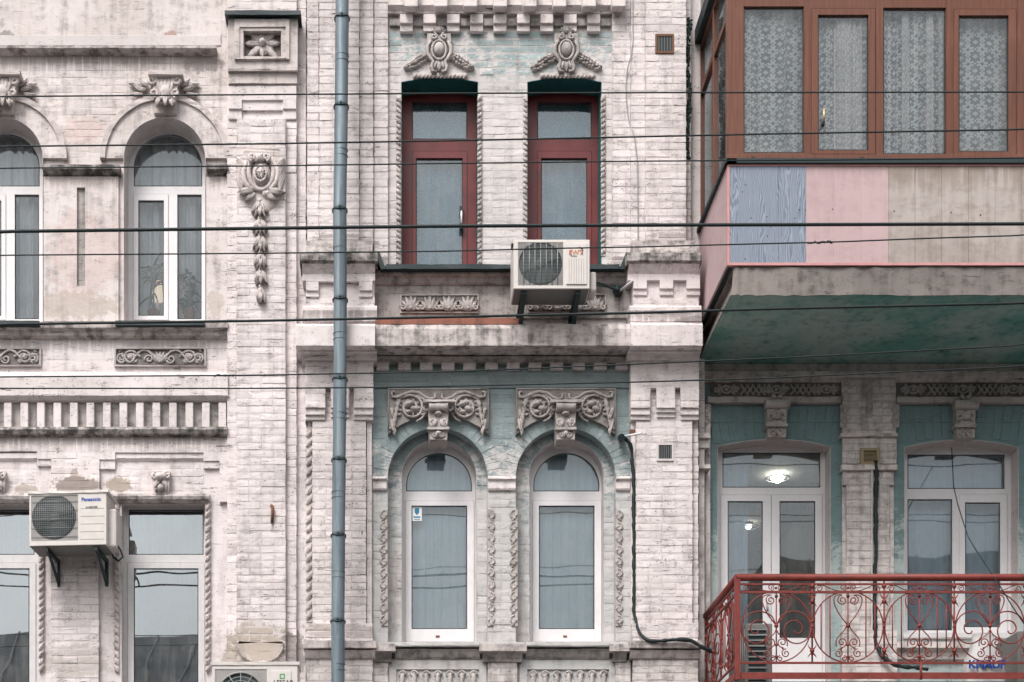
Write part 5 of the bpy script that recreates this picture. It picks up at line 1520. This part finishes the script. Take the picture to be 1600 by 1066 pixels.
curtain('lace_curtain', 'lace curtain bunched in bright folds behind the opening sash with a brass handle', 'curtain', 1268, -40, 1376, 252, cd, 'lace', 5.5, 0.032, seed=8)
def gather(o, x0, x1, d, seed):
    g = curtain('gathered_folds', None, None, x0, -40, x1, 252, d, 'lace_dense', 3.5, 0.014, seed=seed); g.parent = o
_c = [q for q in bpy.data.objects if q.get('label', '').startswith('lace curtain bunched')][0]
gather(_c, 1303, 1346, cd + 0.055, 31); gather(_c, 1312, 1330, cd + 0.078, 32)
curtain('lace_curtain', 'lace curtain with narrow pleats in the fixed pane above the last pink board', 'curtain', 1376, -40, 1490, 252, cd, 'lace', 5.0, 0.03, seed=5)
curtain('lace_curtain', 'lace curtain hanging flat behind the sash above the beige boards', 'curtain', 1490, -40, 1690, 252, cd, 'lace', 1.5, 0.006, seed=9)
_c = [q for q in bpy.data.objects if q.get('label', '').startswith('lace curtain with narrow pleats')][0]
gather(_c, 1446, 1458, cd + 0.05, 33); gather(_c, 1466, 1484, cd + 0.05, 34); gather(_c, 1408, 1420, cd + 0.05, 35)

# ------------------------------------------------------------------ open balcony (lower right)
OD = 1.3
OB = thing('balcony', 'open balcony with rust red wrought iron railing of circles and scrolls', 'balcony', (X(1500, OD), -0.5, Z(1080, OD)))
zf = Z(1064, OD)
MB().box(X(1146, OD), X(xr, OD), -OD + 0.02, 0.36, zf - 0.22, zf).build('slab', 'concrete', OB, bevel=0.01)
rail_z = lambda y: Z(y, OD)
def fmap(u, v, off=0.0): return (X(u, OD), -OD - off, Z(v, OD))
xs_l = X(1152, OD)
def smap(u, v, off=0.0):   # the same drawing turned into the side plane: u counts pixels back from the corner
    return (xs_l - off, -OD + (u - 1152) * PX(OD), Z(v, OD))
def itube(mb, pts, r, mp, n=5, closed=False): mb.tube3([mp(*p) for p in pts], r, n, closed)
def ispiral(mb, mp, cx, cy, r0, r1, a0, turns, r=0.0055):
    m = max(10, int(abs(turns) * 14)); pts = []
    for i in range(m + 1):
        t = i / m; a = R(a0) + 2 * PI * turns * t; q = r0 + (r1 - r0) * t
        pts.append((cx + q * math.cos(a), cy - q * math.sin(a)))
    itube(mb, pts, r, mp)
def bez(p0, p1, p2, p3, n=12):
    return [tuple((1 - t) ** 3 * a + 3 * (1 - t) ** 2 * t * b + 3 * (1 - t) * t * t * c + t ** 3 * d for a, b, c, d in zip(p0, p1, p2, p3)) for t in [i / n for i in range(n + 1)]]
def bead(mb, mp, x, y, r=0.014):
    c = Vector(mp(x, y)); n = 8
    mb.tube3([c + Vector((0, 0, r)), c + Vector((0, 0, r * 0.6)), c, c - Vector((0, 0, r * 0.6)), c - Vector((0, 0, r))], [r * 0.3, r * 0.85, r, r * 0.85, r * 0.3], n)
def scroll_panel(cx, style, mp, hw=56):
    mb = MB(); cy, r = 979.5, 55.5
    itube(mb, [(cx + hw * math.cos(2 * PI * i / 40), cy + r * math.sin(2 * PI * i / 40)) for i in range(40)], 0.0065, mp, 5, True)
    itube(mb, [(cx, 925), (cx, 1036)], 0.0065, mp)
    for q in (-1, 1):
        ispiral(mb, mp, cx + q * 9, 938, 8, 2, 90, -q * 1.5)
        itube(mb, bez((cx + q * 9, 930), (cx + q * 30, 926), (cx + q * 24, 950), (cx + q * 2, 975)), 0.0055, mp)
        bead(mb, mp, cx, 932, 0.016)
        ispiral(mb, mp, cx + q * 9.5, 1004, 8, 1.5, -90, -q * 1.4); ispiral(mb, mp, cx + q * 15, 1021, 7, 1.5, 90, q * 1.4); ispiral(mb, mp, cx + q * 6, 1029, 4.5, 1.5, 90, q * 1.2)
        bead(mb, mp, cx + q * 10, 1013, 0.011)
        if style == 'A':
            # large volute: leaves the waist, runs over the top and curls in
            pts = []
            for i in range(46):
                t = i / 45; a = R(180 - 12) - 2 * PI * 1.85 * t; rr = 29.0 * (1 - t) ** 0.85 + 2.5
                if t < 0.04: rr = 29
                pts.append((cx + q * (29 + rr * math.cos(a) * 1.0 + (1 - (1 - t)) * 1.5), 984 - rr * math.sin(a)))
            itube(mb, pts, 0.0065, mp)
            itube(mb, bez((cx + q * 1, 985), (cx + q * 4, 998), (cx + q * 20, 994), (cx + q * 17, 1010)), 0.005, mp)
        else:
            itube(mb, bez((cx + q * 2, 975), (cx + q * 4, 992), (cx + q * 22, 992), (cx + q * 18, 1010)), 0.0055, mp)
            for x in (28, 42): 
                hh = math.sqrt(max(0, r * r - (x * r / hw) ** 2)); itube(mb, [(cx + q * x, cy - hh), (cx + q * x, cy + hh)], 0.006, mp)
    bead(mb, mp, cx, 978, 0.02); bead(mb, mp, cx, 1008, 0.015); bead(mb, mp, cx, 1026, 0.015)
    return mb
def frieze_scrolls(mb, mp, xa, xb):
    xm = (xa + xb) / 2
    for q, xe in ((-1, xa), (1, xb)):
        ispiral(mb, mp, xe - q * 11, 920, 5.5, 1.5, 180, q * 1.4, 0.0045); ispiral(mb, mp, xm + q * 8, 918, 5.5, 1.5, -90, -q * 1.4, 0.0045)
        itube(mb, bez((xe - q * 11, 914.5), (xe - q * 22, 913), (xm + q * 26, 925), (xm + q * 8, 923.5)), 0.0045, mp)
    bead(mb, mp, xm, 919, 0.012)
RL = MB()
itube(RL, [(1150, 902.5), (xr, 902.5)], 0.034, lambda u, v: fmap(u, v), 10)
RL.tube3([(xs_l, -OD, Z(902.5, OD)), (xs_l, 0.34, Z(902.5, OD))], 0.034, 10)
RL = RL.build('railing', 'rail_red', OB); RL['label'] = 'rust red handrail'
def bar(y, r=0.008):
    mb = MB(); mb.box(X(1152, OD), X(xr, OD), -OD - r, -OD + r, Z(y, OD) - r, Z(y, OD) + r); mb.box(xs_l - r, xs_l + r, -OD, 0.34, Z(y, OD) - r, Z(y, OD) + r)
    mb.build('rail_bar', 'rail_red', RL)
bar(913); bar(925.5, 0.010); bar(1036, 0.009)
MB().box(X(1147, OD), X(xr, OD), -OD - 0.006, -OD + 0.006, Z(1061, OD), Z(1051, OD)).box(X(1147, OD), X(1147, OD) + 0.012, -OD + 0.006, 0.34, Z(1061, OD), Z(1051, OD)).build('base_bar', 'rail_red', RL)
MB().box(X(1148, OD), X(1156, OD), -OD - 0.026, -OD + 0.026, Z(1063, OD), Z(905, OD)).build('corner_post', 'rail_red', RL, bevel=0.003)
posts = [1269, 1381.5, 1491, 1602, 1714, 1826, 1938]
def post(x, mp):
    mb = MB()
    itube(mb, [(x, 908), (x, 1037)], 0.0085, mp, 6)
    for y in (916, 940, 1017, 971, 979): bead(mb, mp, x, y, 0.022 if y not in (971, 979) else 0.016)
    for y, s_ in ((938, 1), (1018, 1)):
        for q in (-1, 1):
            itube(mb, bez((x, y), (x + q * 1, y - 5), (x + q * 5, y - 4), (x + q * 6.5, y - 11)), [0.007] * 8 + [0.006, 0.005, 0.004, 0.003, 0.002], mp)
            itube(mb, bez((x, y), (x + q * 1, y + 5), (x + q * 5, y + 4), (x + q * 6.5, y + 10)), [0.007] * 8 + [0.006, 0.005, 0.004, 0.003, 0.002], mp)
    mb.build('baluster_post', 'rail_red', RL)
for x in posts: post(x, fmap)
cxs = [(1213, 'A', 54), (1325, 'B', 55), (1436.5, 'B', 54), (1547, 'A', 54), (1658, 'B', 55), (1770, 'B', 55), (1882, 'A', 55)]
for (c, st, hw) in cxs: scroll_panel(c, st, fmap, hw).build('scrollwork', 'rail_red', RL)
edges = [1156] + posts
for a, b in zip(edges[:-1], edges[1:]):
    mb = MB(); frieze_scrolls(mb, fmap, a, b); mb.build('frieze_scroll', 'rail_red', RL)
for (c, st) in ((1152 + 62, 'B'), (1152 + 178, 'A')):
    scroll_panel(c, st, smap, 54).build('scrollwork', 'rail_red', RL)
post(1152 + 120, smap); post(1152 + 238, smap)
mb = MB(); frieze_scrolls(mb, smap, 1156, 1270); frieze_scrolls(mb, smap, 1272, 1388); mb.build('frieze_scroll', 'rail_red', RL)
MB().tube([(1439, 1036, OD), (1439, 1062, OD)], 2.2, OD).build('strut', 'rail_red', RL)
# things standing on the open balcony
def floor_unit(label, px0, px1, ytop, dback, dfront, hot='bars'):
    T = thing('air_conditioner', label, 'air conditioner', (X((px0 + px1) / 2, dfront), -(dback + dfront) / 2, zf))
    x0, x1, zt = X(px0, dfront), X(px1, dfront), Z(ytop, dfront)
    MB().box(x0, x1, -dfront, -dback, zf + 0.06, zt).build('casing', 'ac_under', T, bevel=0.012)
    for q in (x0 + 0.05, x1 - 0.09): MB().box(q, q + 0.04, -dfront + 0.02, -dback - 0.02, zf, zf + 0.06).build('foot', 'black', T)
    return T, x0, x1, zt
T, x0, x1, zt = floor_unit('grey floor air conditioner with louvred coil standing in front of the balcony door', 1165, 1207, 974, 0.05, 0.80)
MB().box(x0 + 0.03, x0 + 0.185, -0.812, -0.79, zf + 0.1, zt - 0.05).build('coil', 'black', T)
for k in range(11): MB().box(x0 + 0.02, x0 + 0.195, -0.822, -0.811, zt - 0.07 - 0.052 * k, zt - 0.055 - 0.052 * k).build('louvre', 'wire_grey', T)
for k in range(9): MB().tube3([(x0 - 0.004, -0.78 + 0.085 * k, zf + 0.1), (x0 - 0.004, -0.78 + 0.085 * k, zt - 0.05)], 0.004, 5).build('guard_wire', 'wire_grey', T)
T, x0, x1, zt = floor_unit('grey air conditioner with a wire mesh side beside the crumpled white bag', 1590, 1690, 986, 0.25, 0.85)
MB().box(x0 + 0.1, x1 - 0.1, -0.86, -0.84, zf + 0.1, zt - 0.06).build('coil', 'black', T)
for k in range(14): MB().box(x0 + 0.1, x1 - 0.1, -0.872, -0.861, zt - 0.08 - 0.043 * k, zt - 0.075 - 0.043 * k).build('guard_wire', 'wire_grey', T)
for k in range(10): MB().box(x0 + 0.11 + 0.055 * k, x0 + 0.116 + 0.055 * k, -0.874, -0.8735, zf + 0.1, zt - 0.06).build('guard_wire', 'wire_grey', T)
# crumpled bag with blue print
BG = thing('cement_bag', 'crumpled white building bag with blue letters standing behind the railing', 'bag', (X(1536, 1.05), -1.05, zf))
rg = random.Random(21)
mb = MB(); rows = [(zf, 0.19, 0.10), (zf + 0.12, 0.185, 0.11), (zf + 0.24, 0.17, 0.10), (zf + 0.33, 0.13, 0.085), (zf + 0.40, 0.11, 0.06), (zf + 0.46, 0.10, 0.035), (zf + 0.49, 0.085, 0.015)]
nn = 22; xb_ = X(1536, 1.05)
for (z, rx, ry) in rows:
    for i in range(nn):
        t = 2 * PI * i / nn; kx = rg.uniform(0.93, 1.06)
        c_, s_ = math.cos(t), math.sin(t)
        mb.v.append((xb_ + rx * kx * math.copysign(abs(c_) ** 0.7, c_), -1.05 + ry * kx * math.copysign(abs(s_) ** 0.7, s_), z + rg.uniform(-0.012, 0.012)))
for j in range(len(rows) - 1):
    for i in range(nn): mb.f.append([j * nn + i, j * nn + (i + 1) % nn, (j + 1) * nn + (i + 1) % nn, (j + 1) * nn + i]); mb.sm.append(True)
mb.f.append([(len(rows) - 1) * nn + i for i in range(nn)]); mb.sm.append(False)
mb.build('sack', 'bag_white', BG)
text_mesh('KNAUF', 0.105, (X(1513, 1.17), -1.172, zf + 0.145), 'ink_blue', 'lettering', BG, bold=0.003, extr=0.004)

# ------------------------------------------------------------------ meter box, cables on the walls
MBX = thing('junction_box', 'small yellowed vent box with a dark cable on the pier between balcony door and window', 'box', W(1360, 726, RB + 0.06))
MB().plate(rect(1345, 700, 1375, 726), [rect(1350, 704, 1370, 722)], RB + 0.09, 0.035).build('frame', 'box_yellow', MBX)
for k in range(9): MB().pbox(1350, 704.5 + 2 * k, 1370, 705.6 + 2 * k, RB + 0.06, RB + 0.075).build('slat', 'box_yellow', MBX)
MB().pbox(1349, 703, 1371, 723, RB + 0.056, RB + 0.062).build('backing', 'duct_green', MBX)
def wall_cable(name, label, pts, r, mat='cable_black', cat='cable', wob=0.0, bulky=False):
    mb = MB(); rg = random.Random(len(pts) + int(pts[0][0]))
    P = []
    for i in range(len(pts) - 1):
        a, b = pts[i], pts[i + 1]; n = max(2, int(math.hypot(b[0] - a[0], b[1] - a[1]) / 5))
        for k in range(n): 
            t = k / n; P.append(tuple(a[j] + (b[j] - a[j]) * t + (rg.uniform(-wob, wob) if j < 2 else 0) for j in range(3)))
    P.append(pts[-1])
    for _ in range(2): P = [P[0]] + [tuple((P[i - 1][j] + 2 * P[i][j] + P[i + 1][j]) / 4 for j in range(3)) for i in range(1, len(P) - 1)] + [P[-1]]
    rr = [r * (rg.uniform(0.7, 1.3) if bulky else 1) for _ in P]
    mb.tube(P, rr, P[0][2], 7)
    return mb.build(name, mat)
dcab = RB + 0.075
tag(wall_cable('cable_bundle', '', [(1369, 722, dcab), (1368, 800, dcab), (1369, 868, dcab), (1367, 890, dcab), (1367, 1000, dcab), (1376, 1026, dcab + 0.05), (1398, 1040, dcab + 0.1), (1450, 1046, dcab + 0.1)], 3.2, 'cable_black', bulky=True, wob=1.6),
    'black taped cable bundle running down the pier from the yellowed vent box', 'cable')
tag(wall_cable('conduit', '', [(1362.5, 722, dcab), (1362.5, 1000, dcab)], 1.1, 'pvc_old'), 'thin pale conduit beside the black bundle on the balcony pier', 'conduit')
tag(wall_cable('cable_bundle', '', [(972, 683, 0.10), (984, 690, 0.09), (987, 705, 0.08), (990, 760, 0.075), (991, 860, 0.075), (991, 960, 0.075), (994, 975, 0.12), (1002, 993, 0.18), (1016, 1002.5, 0.22), (1060, 999, 0.24), (1080, 1000, 0.24), (1098, 1012, 0.24), (1118, 1022, 0.2)], 2.9, 'cable_black', bulky=True, wob=1.3),
    'thick black cable bundle down the right pilaster and over its base to the balcony', 'cable')
mb = MB(); rg = random.Random(2)
SP = thing('pipe_stub', 'short white pipe stub in a black taped joint above the black cable bundle', 'pipe', W(970, 684, 0.06))
MB().tube([(971, 684, 0.02), (971, 684, 0.13)], 6, 0.1, 10).build('taped_joint', 'black', SP)
MB().tube([(975, 682, 0.12), (1003, 677, 0.26)], 1.8, 0.16, 8).build('tube', 'pvc', SP)
MB().pbox(985, 671, 993, 678, 0.0, 0.06).build('clip', 'rust', SP)
SP = thing('pipe_stub', 'short white drain tube in a black taped lump under the red window', 'pipe', W(966, 455, 0.05))
MB().tube([(966, 458, 0.02), (964, 452, 0.12), (968, 450, 0.2)], [7, 7, 4], 0.1, 10).build('taped_joint', 'black', SP)
MB().tube([(969, 454, 0.18), (990, 438, 0.40)], 1.5, 0.25, 8).build('tube', 'pvc', SP)
tag(wall_cable('wire', '', [(989, -140, 0.10), (989, 60, 0.10), (986, 88, 0.115), (979, 115, 0.06), (978, 150, 0.06), (982, 185, 0.06), (991, 212, 0.11), (996, 250, 0.11), (997, 380, 0.11)], 0.8, 'wire_grey', wob=0.4),
    'thin grey wire hanging loosely down beside the right pilaster', 'wire')
mb = MB(); rg = random.Random(9); P = []
for i in range(60):
    P.append((479.5 + rg.uniform(-1.2, 1.2), -100 + 9.0 * i, 0.02))
tag(mb.tube(P, [max(0.05, rg.gauss(0.35, 0.5)) for _ in P], 0.02, 5).build('wall_crack', 'black', LH), None)
mb = MB(); P = [(479 + rg.uniform(-1, 1), 660 + 9.0 * i, 0.0605) for i in range(46)]
mb.tube(P, [max(0.05, rg.gauss(0.3, 0.45)) for _ in P], 0.06, 5).build('wall_crack', 'black', RH)

# ------------------------------------------------------------------ overhead cables between two poles
CD = 4.0
POLX = 19.0
poles = []
for q, lab in ((-1, 'concrete street pole carrying overhead cables outside the left townhouse'), (1, 'concrete street pole carrying overhead cables beyond the right townhouse')):
    P_ = thing('utility_pole', lab, 'pole', (q * POLX, -CD, 0))
    mb = MB(); mb.tube3([(q * POLX, -CD, 0), (q * POLX, -CD, 5), (q * POLX, -CD, 10.4)], [0.16, 0.13, 0.10], 14); mb.build('shaft', 'concrete', P_)
    for z in (5.9, 7.0, 8.0, 9.0): MB().box(q * POLX - 0.04, q * POLX + 0.04, -CD - 0.5, -CD + 0.5, z - 0.04, z + 0.04).build('crossarm', 'iron_dark', P_)
CABLES = [
    ('thin overhead cable crossing the tops of the red windows', [(0, 151), (400, 148), (700, 146), (1000, 145), (1600, 144)], 1.0),
    ('thin overhead cable crossing the transoms of the red windows', [(0, 229), (400, 225), (700, 220), (900, 216), (1200, 209.5), (1600, 202.5)], 1.1),
    ('thin overhead cable level with the parapet cap of the glazed balcony', [(0, 263), (400, 259.5), (700, 255.5), (1000, 252), (1300, 250), (1600, 247)], 0.9),
    ('thick black overhead cable crossing the window handle and the balcony boards', [(0, 362), (400, 357), (700, 353.5), (1000, 352), (1600, 350)], 2.2),
    ('thin overhead wire crossing the guard of the air conditioner under the red window', [(0, 399), (400, 396), (700, 392.5), (800, 390), (850, 388.5), (1000, 386), (1150, 382), (1250, 379.5), (1300, 378.5), (1450, 372.5), (1600, 368)], 0.9),
    ('medium black overhead cable crossing the sills of the arched windows and the concrete slab', [(0, 507), (400, 501.5), (700, 495.5), (1000, 489), (1200, 483), (1600, 474)], 1.6),
    ('thin overhead wire rising past the teal dentil band to the green slab underside', [(0, 589), (400, 586.5), (700, 581), (900, 573), (1100, 564.5), (1250, 558), (1600, 539.5)], 0.9),
    ('thin overhead wire rising past the heads of the carved panels', [(0, 607), (400, 607), (600, 605.5), (800, 601.5), (1000, 597), (1200, 591), (1600, 572.5)], 0.9),
]
def along(pts, x):
    if x <= pts[0][0]:
        (a, b), (c, e) = pts[0], pts[1]
    elif x >= pts[-1][0]:
        (a, b), (c, e) = pts[-2], pts[-1]
    else:
        for i in range(len(pts) - 1):
            if pts[i][0] <= x <= pts[i + 1][0]: (a, b), (c, e) = pts[i], pts[i + 1]; break
    return b + (e - b) * (x - a) / (c - a)
pxl, pxr = CX - POLX * S * D / (D - CD), CX + POLX * S * D / (D - CD)
for k, (lab, pts, r) in enumerate(CABLES):
    dd = CD + (0.18 * ((k * 3) % 5) - 0.36)
    l0, l1 = CX - POLX * S * D / (D - dd), CX + POLX * S * D / (D - dd)
    xs = [l0] + [l0 * (1 - i / 8) for i in range(1, 8)] + [i * 20 for i in range(0, 81)] + [1600 + (l1 - 1600) * i / 8 for i in range(1, 9)]
    P = []
    for x in xs:
        y = along(pts, x)
        # off the picture the slope eases so that the cable meets its pole at a sensible height
        if x < 0: y = along(pts, 0) + (along(pts, x) - along(pts, 0)) * 0.35
        if x > 1600: y = along(pts, 1600) + (along(pts, x) - along(pts, 1600)) * 0.35
        P.append((x, y, dd))
    P = [P[0]] + [(P[i][0], (P[i - 1][1] + 2 * P[i][1] + P[i + 1][1]) / 4, dd) for i in range(1, len(P) - 1)] + [P[-1]]
    mb = MB(); mb.tube(P, r * 1.28, dd, 6)
    o = mb.build('overhead_cable', 'cable_black'); tag(o, lab, 'cable')
    if k == 4:
        q = MB(); rg = random.Random(5)
        q.tube([(x, along(pts, x) + rg.uniform(-1.2, 1.2), dd) for x in range(1261, 1303, 2)], [rg.uniform(1.0, 2.0) for _ in range(21)], dd, 5); q.build('taped_splice', 'cable_black', o)
    if k == 6:
        q = MB(); rg = random.Random(6)
        q.tube([(x, along(pts, x) + rg.uniform(-1, 1), dd) for x in range(334, 368, 2)], [rg.uniform(1.0, 1.9) for _ in range(17)], dd, 5); q.build('taped_splice', 'cable_black', o)
tag(MB().tube([(1497, 790, 0.9), (1512, 838, 1.0), (1530, 868, 1.15), (1550, 897, 1.32), (1562, 915, 1.36), (1580, 945, 1.37), (1600, 975, 1.36), (1650, 1000, 1.35)], 0.9, 1.2, 5).tube([(1497, 790, 0.9), (1490, 760, 0.5), (1487, 700, -0.29)], 0.9, 0.5, 5).build('wire', 'cable_black'),
    'thin black wire slanting down across the balcony window to the railing', 'wire')

# ------------------------------------------------------------------ behind the glass
for (a, b, s_) in ((-60, 70, 2), (194, 330, 4)):
    lab = 'sheer pale curtain behind the arched window with two house plants' if a > 0 else 'sheer pale curtain behind the arched window by the facade edge without plants'
    curtain('sheer_curtain', lab, 'curtain', a, 150, b, 506, -0.40, 'sheer', 8, 0.03, seed=s_)
for (a, b, s_, lab) in ((618, 756, 6, 'blue grey lace curtain behind the red framed window with the handle'), (815, 950, 7, 'blue grey lace curtain behind the red framed window over the air conditioner')):
    curtain('lace_curtain', lab, 'curtain', a, 100, b, 424, -0.38, 'lace_blue', 3, 0.012, seed=s_, cell=0.16)
for (cx, lab) in ((686, 'pale vertical blind behind the arched window with the sticker'), (885, 'pale vertical blind behind the arched window beside the black cable bundle')):
    B = thing('vertical_blind', lab, 'blind', W(cx, 1003, -0.52))
    MB().pbox(cx - 62, 650, cx + 62, 656, -0.45, -0.39).build('head_rail', 'pvc', B)
    for k in range(10):
        x = cx - 60 + 12.6 * k
        MB().add([W(x, 656, -0.43), W(x + 12.9, 656, -0.41), W(x + 12.9, 1003, -0.41), W(x, 1003, -0.43), W(x + 6.4, 656, -0.416), W(x + 6.4, 1003, -0.416)],
                 [(0, 3, 5, 4), (4, 5, 2, 1)], True).build('slat', 'blind', B)
tag(curtain('sheer_curtain', 'sheer curtain drawn over the balcony window by the corner', 'curtain', 1412, 690, 1600, 990, RB - 0.36, 'sheer', 8, 0.012, seed=12), None)
tag(curtain('sheer_curtain', 'sheer half curtain behind the left leaf of the balcony door', 'curtain', 1127, 700, 1168, 1090, RB - 0.36, 'sheer', 3, 0.012, seed=13), None)
def ceiling_lamp(label, px, d, mat, r=0.05):
    """flush lamp under the ceiling: glowing glass, thin ring, mounting plate"""
    zc = Z(690, RB - 0.41); x = X(px, d)
    T = thing('ceiling_lamp', label, 'lamp', (x, -d, zc))
    c = Vector((x, -d, zc - 0.06))
    mb = MB(); mb.tube3([c + Vector((0, 0, r * 0.7)), c + Vector((0, 0, r * 0.35)), c - Vector((0, 0, r * 0.2)), c - Vector((0, 0, r * 0.7))], [r * 1.1, r * 1.5, r * 1.2, r * 0.45], 16); mb.build('bulb', mat, T)
    mb = MB(); mb.tube3([c + Vector((0.13 * math.cos(2 * PI * k / 20), 0.13 * math.sin(2 * PI * k / 20), 0.01)) for k in range(20)], 0.007, 6, True); mb.build('shade_ring', 'wire_grey', T)
    mb = MB(); mb.tube3([c + Vector((0, 0, 0.04)), c + Vector((0, 0, 0.0585))], 0.05, 12); mb.build('mounting_plate', 'pvc', T)
ceiling_lamp('lit ceiling lamp with a thin ring seen through the fanlight of the balcony door', 1215, -1.77, 'lamp_glow')
ceiling_lamp('small lit ceiling lamp seen through the left leaf of the balcony door', 1169, -3.55, 'lamp_glow', 0.026)
LP = thing('table_lamp', 'small warm lamp glowing behind the sheer curtain of the arched window with plants', 'lamp', W(246, 490, -0.8))
MB().tube([(246, 440), (246, 470)], [7, 9], -0.8, 12).build('shade', 'lamp_warm', LP)
MB().tube([(246, 470), (246, 500)], 1.5, -0.8, 8).build('stand', 'brass', LP)
def plant(label, px, py0, d, n, L, w, kind, seed):
    T = thing('potted_plant', label, 'plant', W(px, py0, d))
    rg = random.Random(seed); k = PX(d)
    c = Vector(W(px, py0, d))
    MB().tube3([c, c + Vector((0, 0, 0.10)), c + Vector((0, 0, 0.11))], [0.05, 0.065, 0.068], 14).build('pot', 'terracotta', T)
    st = MB(); lf = MB()
    top = c + Vector((0, 0, 0.11 + L * 1.15))
    st.tube3([c + Vector((0, 0, 0.1)), (c + top) / 2, top], [0.009, 0.007, 0.004], 6); st.build('stem', 'leaf_dark', T)
    for i in range(n):
        t = i / n
        if kind == 'spiky':
            base = c + (top - c) * (0.45 + 0.55 * t); el = R(rg.uniform(-30, 75)); ln = L * rg.uniform(0.5, 0.8); ww = w
        else:
            base = c + (top - c) * (0.25 + 0.75 * t) + Vector((rg.uniform(-0.06, 0.06), 0, 0)); el = R(rg.uniform(-50, 60)); ln = L * rg.uniform(0.2, 0.36); ww = w
        az = rg.uniform(0, 2 * PI)
        dr = Vector((math.cos(az) * math.cos(el), 0.25 * math.sin(az) * math.cos(el), math.sin(el)))
        sd = Vector((0, 0.2, 1)).cross(dr).normalized() if abs(dr.z) < 0.95 else Vector((1, 0, 0))
        v = []; m = 5
        for j in range(m + 1):
            u = j / m; p = base + dr * ln * u + Vector((0, 0, -0.35 * ln * u * u)); q = ww * math.sin(PI * min(0.98, 0.12 + 0.86 * u)) * 0.5
            v += [p - sd * q, p + Vector((0, -0.004, 0.003)), p + sd * q]
        lf.add(v, [f_ for j in range(m) for f_ in ((3 * j, 3 * j + 1, 3 * j + 4, 3 * j + 3), (3 * j + 1, 3 * j + 2, 3 * j + 5, 3 * j + 4))], True)
    lf.build('leaves', 'leaf_dark', T)
plant('spiky house plant on the sill behind the narrow sash of the arched window', 240, 503, -0.335, 34, 0.42, 0.022, 'spiky', 4)
plant('bushy house plant on the sill behind the fixed pane of the arched window', 296, 503, -0.335, 60, 0.34, 0.035, 'leafy', 6)

# ------------------------------------------------------------------ houses across the street (behind the camera, mirrored in the panes)
def opposite(label, x0, x1, y, eave, ridge, seed, hip=2.5):
    T = thing('house', label, 'building', ((x0 + x1) / 2, y - 4, 0))
    MB().box(x0, x1, y - 9, y, 0, eave).build('wall', 'house_wall', T)
    e = 0.4; ym = y - 4.5
    MB().add([(x0 - e, y + e, eave), (x1 + e, y + e, eave), (x1 + e, y - 9 - e, eave), (x0 - e, y - 9 - e, eave), (x0 + hip, ym, ridge), (x1 - hip, ym, ridge)],
             [(0, 4, 5, 1), (1, 5, 2), (2, 5, 4, 3), (3, 4, 0), (0, 1, 2, 3)]).build('roof', 'roof_sheet', T, recalc=True)
    k = x0 + hip + 0.3
    while k < x1 - hip:
        MB().tube3([(k, y + e, eave + 0.03), (k, ym, ridge + 0.03)], 0.03, 5).build('roof_seam', 'roof_sheet', T); k += 0.9
    n = int((x1 - x0) / 2.2)
    for r_ in range(2):
        for i in range(n):
            xc = x0 + (i + 0.5) * (x1 - x0) / n; zc = 1.6 + 3.4 * r_
            w = MB().box(xc - 0.5, xc + 0.5, y + 0.003, y + 0.05, zc, zc + 1.7).build('window', 'pvc_old', T)
            MB().box(xc - 0.42, xc + 0.42, y + 0.052, y + 0.06, zc + 0.08, zc + 1.62).build('pane', 'gasket', w)
    return T
opposite('low house with a dark sheet metal roof across the street', -18, 1.0, -21, 7.6, 11.5, 1, 1.0)
opposite('taller house with a dark hipped roof across the street', 6.5, 22, -22, 9.0, 14.0, 2, 4.0)
